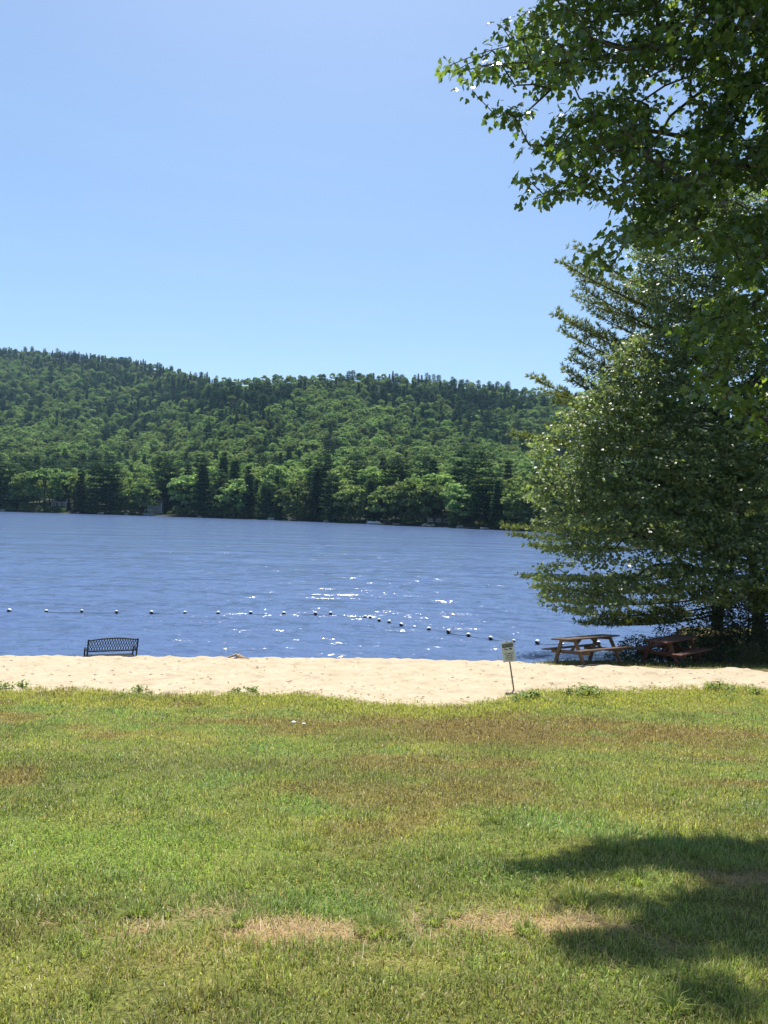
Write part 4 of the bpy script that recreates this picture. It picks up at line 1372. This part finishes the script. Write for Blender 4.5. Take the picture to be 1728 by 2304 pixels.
def named(nm):
    n_ = ng.nodes.new('GeometryNodeInputNamedAttribute'); n_.data_type = 'FLOAT'; n_.inputs['Name'].default_value = nm
    return n_.outputs['Attribute']
kid, turn, siz = named('kind_id'), named('turn'), named('size')
cx_ = ng.nodes.new('ShaderNodeCombineXYZ'); ng.links.new(turn, cx_.inputs['Z'])
for v_i, src in SRC.items():
    oi = ng.nodes.new('GeometryNodeObjectInfo'); oi.transform_space = 'ORIGINAL'; oi.inputs['Object'].default_value = src; oi.inputs['As Instance'].default_value = True
    cmp_ = ng.nodes.new('FunctionNodeCompare'); cmp_.data_type = 'FLOAT'; cmp_.operation = 'EQUAL'
    ng.links.new(kid, cmp_.inputs[0]); cmp_.inputs[1].default_value = float(v_i)
    cmp_.inputs['Epsilon'].default_value = 0.1
    ip = ng.nodes.new('GeometryNodeInstanceOnPoints')
    ng.links.new(gi.outputs[0], ip.inputs['Points']); ng.links.new(cmp_.outputs['Result'], ip.inputs['Selection'])
    ng.links.new(oi.outputs['Geometry'], ip.inputs['Instance']); ng.links.new(cx_.outputs[0], ip.inputs['Rotation']); ng.links.new(siz, ip.inputs['Scale'])
    ng.links.new(ip.outputs['Instances'], jn.inputs['Geometry'])
ng.links.new(jn.outputs['Geometry'], go.inputs[0])
md = forest.modifiers.new('forest_scatter', 'NODES'); md.node_group = ng

# ------------------------------------------------------------------ the far shore: cottages, boats, bushes, stones
def shore_at(px, back=0.0, lift=None):
    D = float(np.interp((px - 864) / F, su, sd)) + back
    xx_ = (px - 864) / F * D
    zz = float(hill_z(np.array(xx_), np.array(D))) if lift is None else lift
    return np.array((xx_, D, zz))


M_wall_grey = surf_mat('grey_clapboard', (0.20, 0.21, 0.23), (0.28, 0.29, 0.31), 1.5, 0.8, 0.0)
M_wall_dark = surf_mat('dark_brown_cladding', (0.05, 0.045, 0.045), (0.09, 0.08, 0.075), 1.5, 0.8, 0.0)
M_roof = surf_mat('pale_metal_roof', (0.42, 0.44, 0.47), (0.52, 0.54, 0.57), 1.0, 0.5, 0.0)
M_glass = surf_mat('dark_window_glass', (0.02, 0.025, 0.035), (0.04, 0.05, 0.06), 1.0, 0.1, 0.0, spec=0.6)
M_white = surf_mat('white_paint', (0.70, 0.70, 0.68), (0.80, 0.80, 0.78), 2.0, 0.5, 0.0)
M_grey = surf_mat('grey_aluminium', (0.30, 0.32, 0.35), (0.42, 0.44, 0.47), 2.0, 0.4, 0.0)
M_yellow = surf_mat('yellow_plastic', (0.70, 0.40, 0.05), (0.78, 0.48, 0.07), 2.0, 0.4, 0.0)
M_orange = surf_mat('orange_plastic', (0.70, 0.20, 0.05), (0.78, 0.26, 0.07), 2.0, 0.4, 0.0)
M_stone = surf_mat('pale_stone', (0.22, 0.21, 0.19), (0.40, 0.38, 0.34), 1.2, 0.9, 0.3)
M_plank = surf_mat('tan_planks', (0.32, 0.25, 0.16), (0.45, 0.36, 0.24), 3.0, 0.8, 0.0)


def cottage(px, back, w, d, h, rise, label, mw, mr, flat=False, up=0.0):
    p = shore_at(px, back) + np.array((0, 0, up))
    r = empty('cottage', p, (0, 0, 0.05)); tag(r, label, 'house')
    m = MB(); m.box((0, 0, h / 2 - 2.5), (w, d, h + 5)); m.build('wall', mw, r)
    m = MB()
    o_ = 0.6
    if flat:
        m.box((0, -0.5, h + 0.18), (w + 2 * o_, d + 1 + o_, 0.32))
    else:
        V_ = [(-w / 2 - o_, -d / 2 - o_, h - 0.05), (w / 2 + o_, -d / 2 - o_, h - 0.05), (w / 2 + o_, 0, h + rise), (-w / 2 - o_, 0, h + rise), (-w / 2 - o_, d / 2 + o_, h - 0.05), (w / 2 + o_, d / 2 + o_, h - 0.05)]
        V_ += [(a, b, c_ + 0.2) for a, b, c_ in V_]
        m.add(V_, [(0, 1, 2, 3), (3, 2, 5, 4), (6, 9, 8, 7), (9, 10, 11, 8), (0, 6, 7, 1), (4, 5, 11, 10), (0, 3, 9, 6), (3, 4, 10, 9), (1, 7, 8, 2), (2, 8, 11, 5)])
    rf = m.build('roof', mr, r)
    m = MB(); m.box((w * 0.3, d * 0.2, h + rise + 0.4), (0.7, 0.7, 1.6)); m.build('chimney', M_stone, rf)
    k = max(2, int(w / 2.6))
    for i in range(k):
        xw = -w / 2 + w * (i + 0.5) / k
        m = MB(); m.box((xw, -d / 2 - 0.03, h * 0.55), (1.5, 0.10, 1.3)); wn_ = m.build('window', M_white, r)
        m = MB(); m.box((xw, -d / 2 - 0.10, h * 0.55), (1.25, 0.05, 1.05)); m.build('pane', M_glass, wn_)
    for i in (-1, 1):
        m = MB(); m.box((i * w * 0.46, -d / 2 - 0.75, h / 2 - 1.5), (0.16, 0.16, h + 3.05)); m.build('porch_post', M_white, r)
    return r


cottage(138, 13, 8.5, 5.5, 2.8, 0.3, 'low flat-roofed cottage among the trees near the left end of the far shore', M_wall_dark, M_roof, True, 1.8)
cottage(352, 16, 8.0, 6.5, 3.4, 1.8, 'grey cottage half hidden by trees above the white canopied boat', M_wall_grey, M_wall_dark, False, 2.2)
cottage(985, 14, 10.0, 6.0, 2.6, 1.0, 'dark lakeside cottage in the trees right of the pontoon boat', M_wall_dark, M_wall_dark)
p = shore_at(832, 5.5)
r = empty('boathouse', p); tag(r, 'small grey upright shed behind the pontoon boat', 'shed')
m = MB(); m.box((0, 0, 1.6), (3.0, 2.6, 4.4)); m.build('wall', M_wall_grey, r)
m = MB(); m.add([(-1.8, -1.6, 3.85), (1.8, -1.6, 3.85), (1.8, 1.6, 3.85), (-1.8, 1.6, 3.85), (0, -1.6, 5.0), (0, 1.6, 5.0)], [(0, 1, 4), (2, 3, 5), (0, 4, 5, 3), (1, 2, 5, 4), (0, 3, 2, 1)]); m.build('roof', M_wall_dark, r)
m = MB(); m.box((0.2, -1.34, 1.0), (1.1, 0.1, 2.2)); m.build('door', M_wall_dark, r)

# pontoon boat
p = shore_at(842, -3.0, 0.0)
r = empty('pontoon_boat', p, (0, 0, 0.06)); tag(r, 'grey pontoon boat moored below the small shed', 'boat', )
for sgn in (-1, 1):
    m = MB(); m.tube([(-3.4, sgn * 0.85, 0.22), (-3.1, sgn * 0.85, 0.18), (2.7, sgn * 0.85, 0.18), (3.3, sgn * 0.85, 0.28), (3.6, sgn * 0.85, 0.42)], [0.2, 0.32, 0.32, 0.24, 0.05], 10); m.build('pontoon', M_grey, r, smooth=True)
m = MB(); m.box((-0.1, 0, 0.57), (6.6, 2.3, 0.14)); m.build('deck', M_grey, r)
for sgn in (-1, 1):
    m = MB(); m.box((-0.1, sgn * 1.1, 1.0), (5.6, 0.05, 0.62)); m.build('side_panel', M_white if sgn < 0 else M_grey, r)
for sx_ in (-2.3, -1.0, 1.6):
    m = MB(); m.box((sx_, 0.3, 0.98), (1.0, 1.2, 0.66)); m.box((sx_ - 0.4, 0.3, 1.45), (0.2, 1.2, 0.45)); m.build('seat', M_white, r, 0.04)
m = MB(); m.box((-3.5, 0, 0.75), (0.4, 0.45, 0.95)); m.build('outboard_motor', M_wall_dark, r, 0.05)


def hull(name, p, L, B, H, rz, mat, label, cat, inner=None):
    """an open boat or kayak hull with a rounded plan and a raised bow"""
    r_ = empty(name, p, (0, 0, rz)); tag(r_, label, cat)
    n_ = 13; V_, F_ = [], []
    for i in range(n_):
        t = i / (n_ - 1); xx = (t - 0.5) * L
        b = B / 2 * max(0.03, math.sin(PI * min(1, t * 0.9 + 0.10)) ** 0.7) if t < 1 else 0.02
        sh = H * (1 + 0.35 * (2 * t - 1) ** 2)
        V_ += [(xx, -b, sh), (xx, -b * 0.75, H * 0.3), (xx, 0, 0), (xx, b * 0.75, H * 0.3), (xx, b, sh), (xx, 0, sh * (0.75 if inner else 1.15))]
    for i in range(n_ - 1):
        a, c_ = i * 6, (i + 1) * 6
        for k_ in range(6): F_.append((a + k_, a + (k_ + 1) % 6, c_ + (k_ + 1) % 6, c_ + k_))
    F_.append((0, 1, 2, 3, 4, 5)); F_.append(tuple((n_ - 1) * 6 + k_ for k_ in (5, 4, 3, 2, 1, 0)))
    m_ = MB(); m_.add(V_, F_); m_.build('hull', mat, r_, smooth=True)
    m_ = MB()
    if inner:
        for t in (-0.15, 0.2): m_.box((t * L, 0, H * 1.02), (0.3, B * 0.8, 0.08))
        m_.build('bench_seat', inner, r_)
    else:
        m_.lathe([(0.35, 0), (0.45, 0.06), (0.3, 0.09)], (0, 0, H * 1.08), 12); m_.build('cockpit_rim', M_wall_dark, r_)
    return r_


hull('kayak', shore_at(1079, 2.2) + (0, 0, 1.3), 3.4, 1.5, 0.85, 0.15, M_yellow, 'bright yellow kayak propped on the far bank at the right', 'kayak')
hull('rowing_boat', shore_at(1092, 0.2, 0.15), 3.6, 1.4, 0.5, 0.1, M_white, 'white rowing boat pulled up below the yellow kayak', 'boat', M_plank)
hull('kayak', shore_at(1113, 1.4, 0.35), 1.5, 0.8, 0.5, 0.4, M_orange, 'small orange kayak end-on beside the white rowing boat', 'kayak')
hull('rowing_boat', shore_at(172, 1.2, 0.35), 3.6, 1.3, 0.5, -0.3, M_white, 'white rowing boat drawn up below the flat-roofed cottage', 'boat', M_plank)
hull('rowing_boat', shore_at(893, 0.6, 0.2), 3.4, 1.3, 0.6, 0.2, M_plank, 'tan rowing boat beached right of the pontoon boat', 'boat', M_white)
r = hull('motorboat', shore_at(334, 0.8, 0.25), 5.0, 1.9, 0.8, 0.05, M_grey, 'grey motorboat under a white canopy left of the tan landing', 'boat', M_white)
m = MB()
n_ = 9
for i in range(n_ - 1): m.box(((i + 0.5) / n_ * 4.6 - 2.1, 0, 2.75 + 0.35 * math.sin(PI * (i + 0.5) / (n_ - 1))), (0.56, 2.3, 0.10))
m.build('canopy', M_white, r)
for a in (-1.8, 1.6):
    for b in (-0.85, 0.85):
        m = MB(); m.tube([(a, b, 0.6), (a, b, 2.95)], 0.05, 6); m.build('canopy_pole', M_grey, r)


def dock(px, L, w, label, rz=0.0, back=0.0):
    p = shore_at(px, back, 0.0)
    r_ = empty('dock', p, (0, 0, rz)); tag(r_, label, 'dock')
    m_ = MB()
    for i in range(int(L / 0.4)): m_.box((-L / 2 + 0.4 * (i + 0.5), 0, 0.55), (0.36, w, 0.10))
    m_.build('deck', M_plank, r_)
    for a in (-1, 0, 1):
        m_ = MB(); m_.box((a * (L / 2 - 0.3), -w / 2 + 0.1, 0.0), (0.16, 0.16, 1.6)); m_.build('post', M_wall_dark, r_)


dock(158, 3.4, 2.2, 'tan wooden landing between the bushes below the flat-roofed cottage', 0.1, 2.2)
dock(350, 4.6, 1.8, 'tan wooden landing right of the white canopied boat', 0.1, 1.6)
dock(1058, 4.0, 1.6, 'dark-posted landing left of the yellow kayak', 0.2, 0.0)


def far_bush(px, back, h, wd, label):
    p = shore_at(px, back)
    r_ = empty('shoreline_bush', p, (0, 0, random.uniform(0, 6))); r_.scale = (wd / 10.4, wd / 10.4, h / 17.0)
    tag(r_, label, 'bush', 'bushes along the far waterline')
    c_ = bpy.data.objects.new('crown', CROWNS[random.randrange(5)]); COL.objects.link(c_); c_.parent = r_; c_.location = (0, 0, -3)
    t_ = bpy.data.objects.new('stem', TRUNK); COL.objects.link(t_); t_.parent = r_


for (px, back, h, wd, lab) in ((108, 1.5, 2.6, 4.5, 'low pale bush left of the flat-roofed cottage'), (133, 3.0, 3.6, 6.0, 'rounded hedge-like bush in front of the flat-roofed cottage'),
                               (178, 3.0, 3.4, 5.0, 'rounded bush right of the landing by the flat-roofed cottage'), (298, 2.0, 3.4, 3.2, 'grey-green bush left of the white canopied boat'),
                               (386, 2.5, 3.0, 4.2, 'dark bush right of the grey cottage landing'), (1083, 3.4, 3.6, 4.2, 'rounded bush behind the yellow kayak'),
                               (1126, 2.4, 3.6, 4.4, 'rounded bush right of the orange kayak'), (1152, 2.0, 3.0, 4.0, 'low bush at the right end of the visible far shore'),
                               (720, 1.5, 2.2, 4.0, 'low dark bush under the tall conifers left of the pontoon boat'), (20, 1.5, 2.4, 5.0, 'low bush at the left end of the far waterline'),
                               (560, 1.5, 2.0, 4.5, 'low bush on the far waterline midway between grey cottage and pontoon boat'), (930, 1.5, 2.2, 4.2, 'low bush right of the tan rowing boat')):
    far_bush(px, back, h, wd, lab)

for i, (px, back, s_, lab) in enumerate(((228, 0.3, 1.2, 'pale boulder on the far waterline right of the flat-roofed cottage'), (285, 0.5, 0.9, 'pale boulder on the far waterline left of the grey cottage'),
                                         (610, 0.3, 1.3, 'low pale boulder on the far waterline, left of the light green tree'), (655, 0.3, 0.9, 'small boulder on the far waterline under the light green tree'),
                                         (735, 0.3, 1.0, 'pale boulder on the far waterline left of the pontoon boat'), (958, 0.4, 1.1, 'flat pale boulder on the far waterline right of the tan rowing boat'),
                                         (972, 0.6, 0.9, 'small pale boulder just right of the flat boulder'), (6, 0.3, 1.2, 'pale boulder at the left end of the far waterline'),
                                         (450, 0.3, 0.8, 'small boulder on the far waterline under the dark conifers'), (1035, 0.2, 1.0, 'grey boulder left of the dark-posted landing'))):
    p = shore_at(px, back)
    bm = bmesh.new(); bmesh.ops.create_icosphere(bm, subdivisions=3, radius=1)
    for v in bm.verts:
        c3 = v.co
        f = 1 + 0.22 * math.sin(c3.x * 3 + i) * math.cos(c3.y * 4 - i) + 0.12 * math.sin(c3.z * 7 + c3.x * 5 + i * 2)
        v.co = Vector((c3.x * s_ * 1.4 * f, c3.y * s_ * f, c3.z * s_ * 0.7 * f))
    me = bpy.data.meshes.new('boulder'); bm.to_mesh(me); bm.free()
    o = link('boulder', me, M_stone); o.location = p + (0, 0, 0.1)
    tag(o, lab, 'boulder', 'boulders along the far waterline')

# ------------------------------------------------------------------ the blue summer air
hm, hnt, hout = new_mat('summer_haze')
pv = nd(hnt, 'ShaderNodeVolumePrincipled')
pv.inputs['Color'].default_value = (0.42, 0.70, 1.0, 1); pv.inputs['Density'].default_value = HAZE; pv.inputs['Anisotropy'].default_value = 0.0
hnt.links.new(pv.outputs['Volume'], hout.inputs['Volume'])
m = MB(); m.box((0, 840, 205), (2700, 1760, 420))
tag(m.build('haze', hm), 'thin blue summer haze over the lake and hill', None, None, 'stuff')

# ------------------------------------------------------------------ light, sky, camera
sv = Vector((math.cos(EL) * math.sin(AZ), math.cos(EL) * math.cos(AZ), math.sin(EL)))
sun = bpy.data.lights.new('sun', 'SUN'); sun.energy = 4.4; sun.angle = math.radians(0.53); sun.color = (1.0, 0.955, 0.88)
so = bpy.data.objects.new('sun', sun); COL.objects.link(so); so.rotation_euler = sv.to_track_quat('Z', 'Y').to_euler(); so.location = (0, 30, 60)
wd = bpy.data.worlds.new('World'); SC.world = wd; wd.use_nodes = True
nt = wd.node_tree
bg = nt.nodes.get('Background') or nt.nodes.new('ShaderNodeBackground')
sky = nt.nodes.new('ShaderNodeTexSky'); sky.sky_type = 'NISHITA'; sky.sun_disc = False; sky.sun_elevation = EL; sky.sun_rotation = AZ
sky.altitude = 200; sky.air_density = 1.0; sky.dust_density = 1.1; sky.ozone_density = 2.2
tcw = nd(nt, 'ShaderNodeTexCoord'); mpw = nd(nt, 'ShaderNodeMapping'); mpw.inputs['Scale'].default_value = (1.6, 1.6, 16); mpw.inputs['Rotation'].default_value = (0, math.radians(4), 0)
nt.links.new(tcw.outputs['Generated'], mpw.inputs['Vector'])
wisp = ramp(nt, noise_out(nt, 2.2, 5, mpw.outputs['Vector'], 0.6, 0.6), [(0.5, (0, 0, 0)), (0.9, (0.025, 0.025, 0.025))])
mxw = nd(nt, 'ShaderNodeMix', data_type='RGBA'); nt.links.new(wisp, mxw.inputs['Factor']); nt.links.new(sky.outputs['Color'], mxw.inputs[6]); mxw.inputs[7].default_value = (7.5, 8.0, 8.4, 1)
clean = nd(nt, 'ShaderNodeMix', data_type='RGBA', blend_type='MULTIPLY'); clean.inputs['Factor'].default_value = 1.0
nt.links.new(mxw.outputs[2], clean.inputs[6]); clean.inputs[7].default_value = (0.915, 1.0, 1.03, 1)
nt.links.new(clean.outputs[2], bg.inputs['Color']); bg.inputs['Strength'].default_value = 0.086

cam = bpy.data.cameras.new('camera'); cam.sensor_fit = 'HORIZONTAL'; cam.sensor_width = 36; cam.lens = F / 1728 * 36; cam.clip_end = 8000; cam.clip_start = 0.05
co = bpy.data.objects.new('camera', cam); COL.objects.link(co)
co.matrix_world = Matrix(((CR, -SR, 0, 0), (0, 0, -1, 0), (SR, CR, 0, CZ), (0, 0, 0, 1)))
SC.camera = co
SC.view_settings.view_transform = 'Standard'; SC.view_settings.look = 'None'; SC.view_settings.exposure = 0.95; SC.view_settings.gamma = 1.0
SC.cycles.use_denoising = True
SC.cycles.max_bounces = 6; SC.cycles.transparent_max_bounces = 4
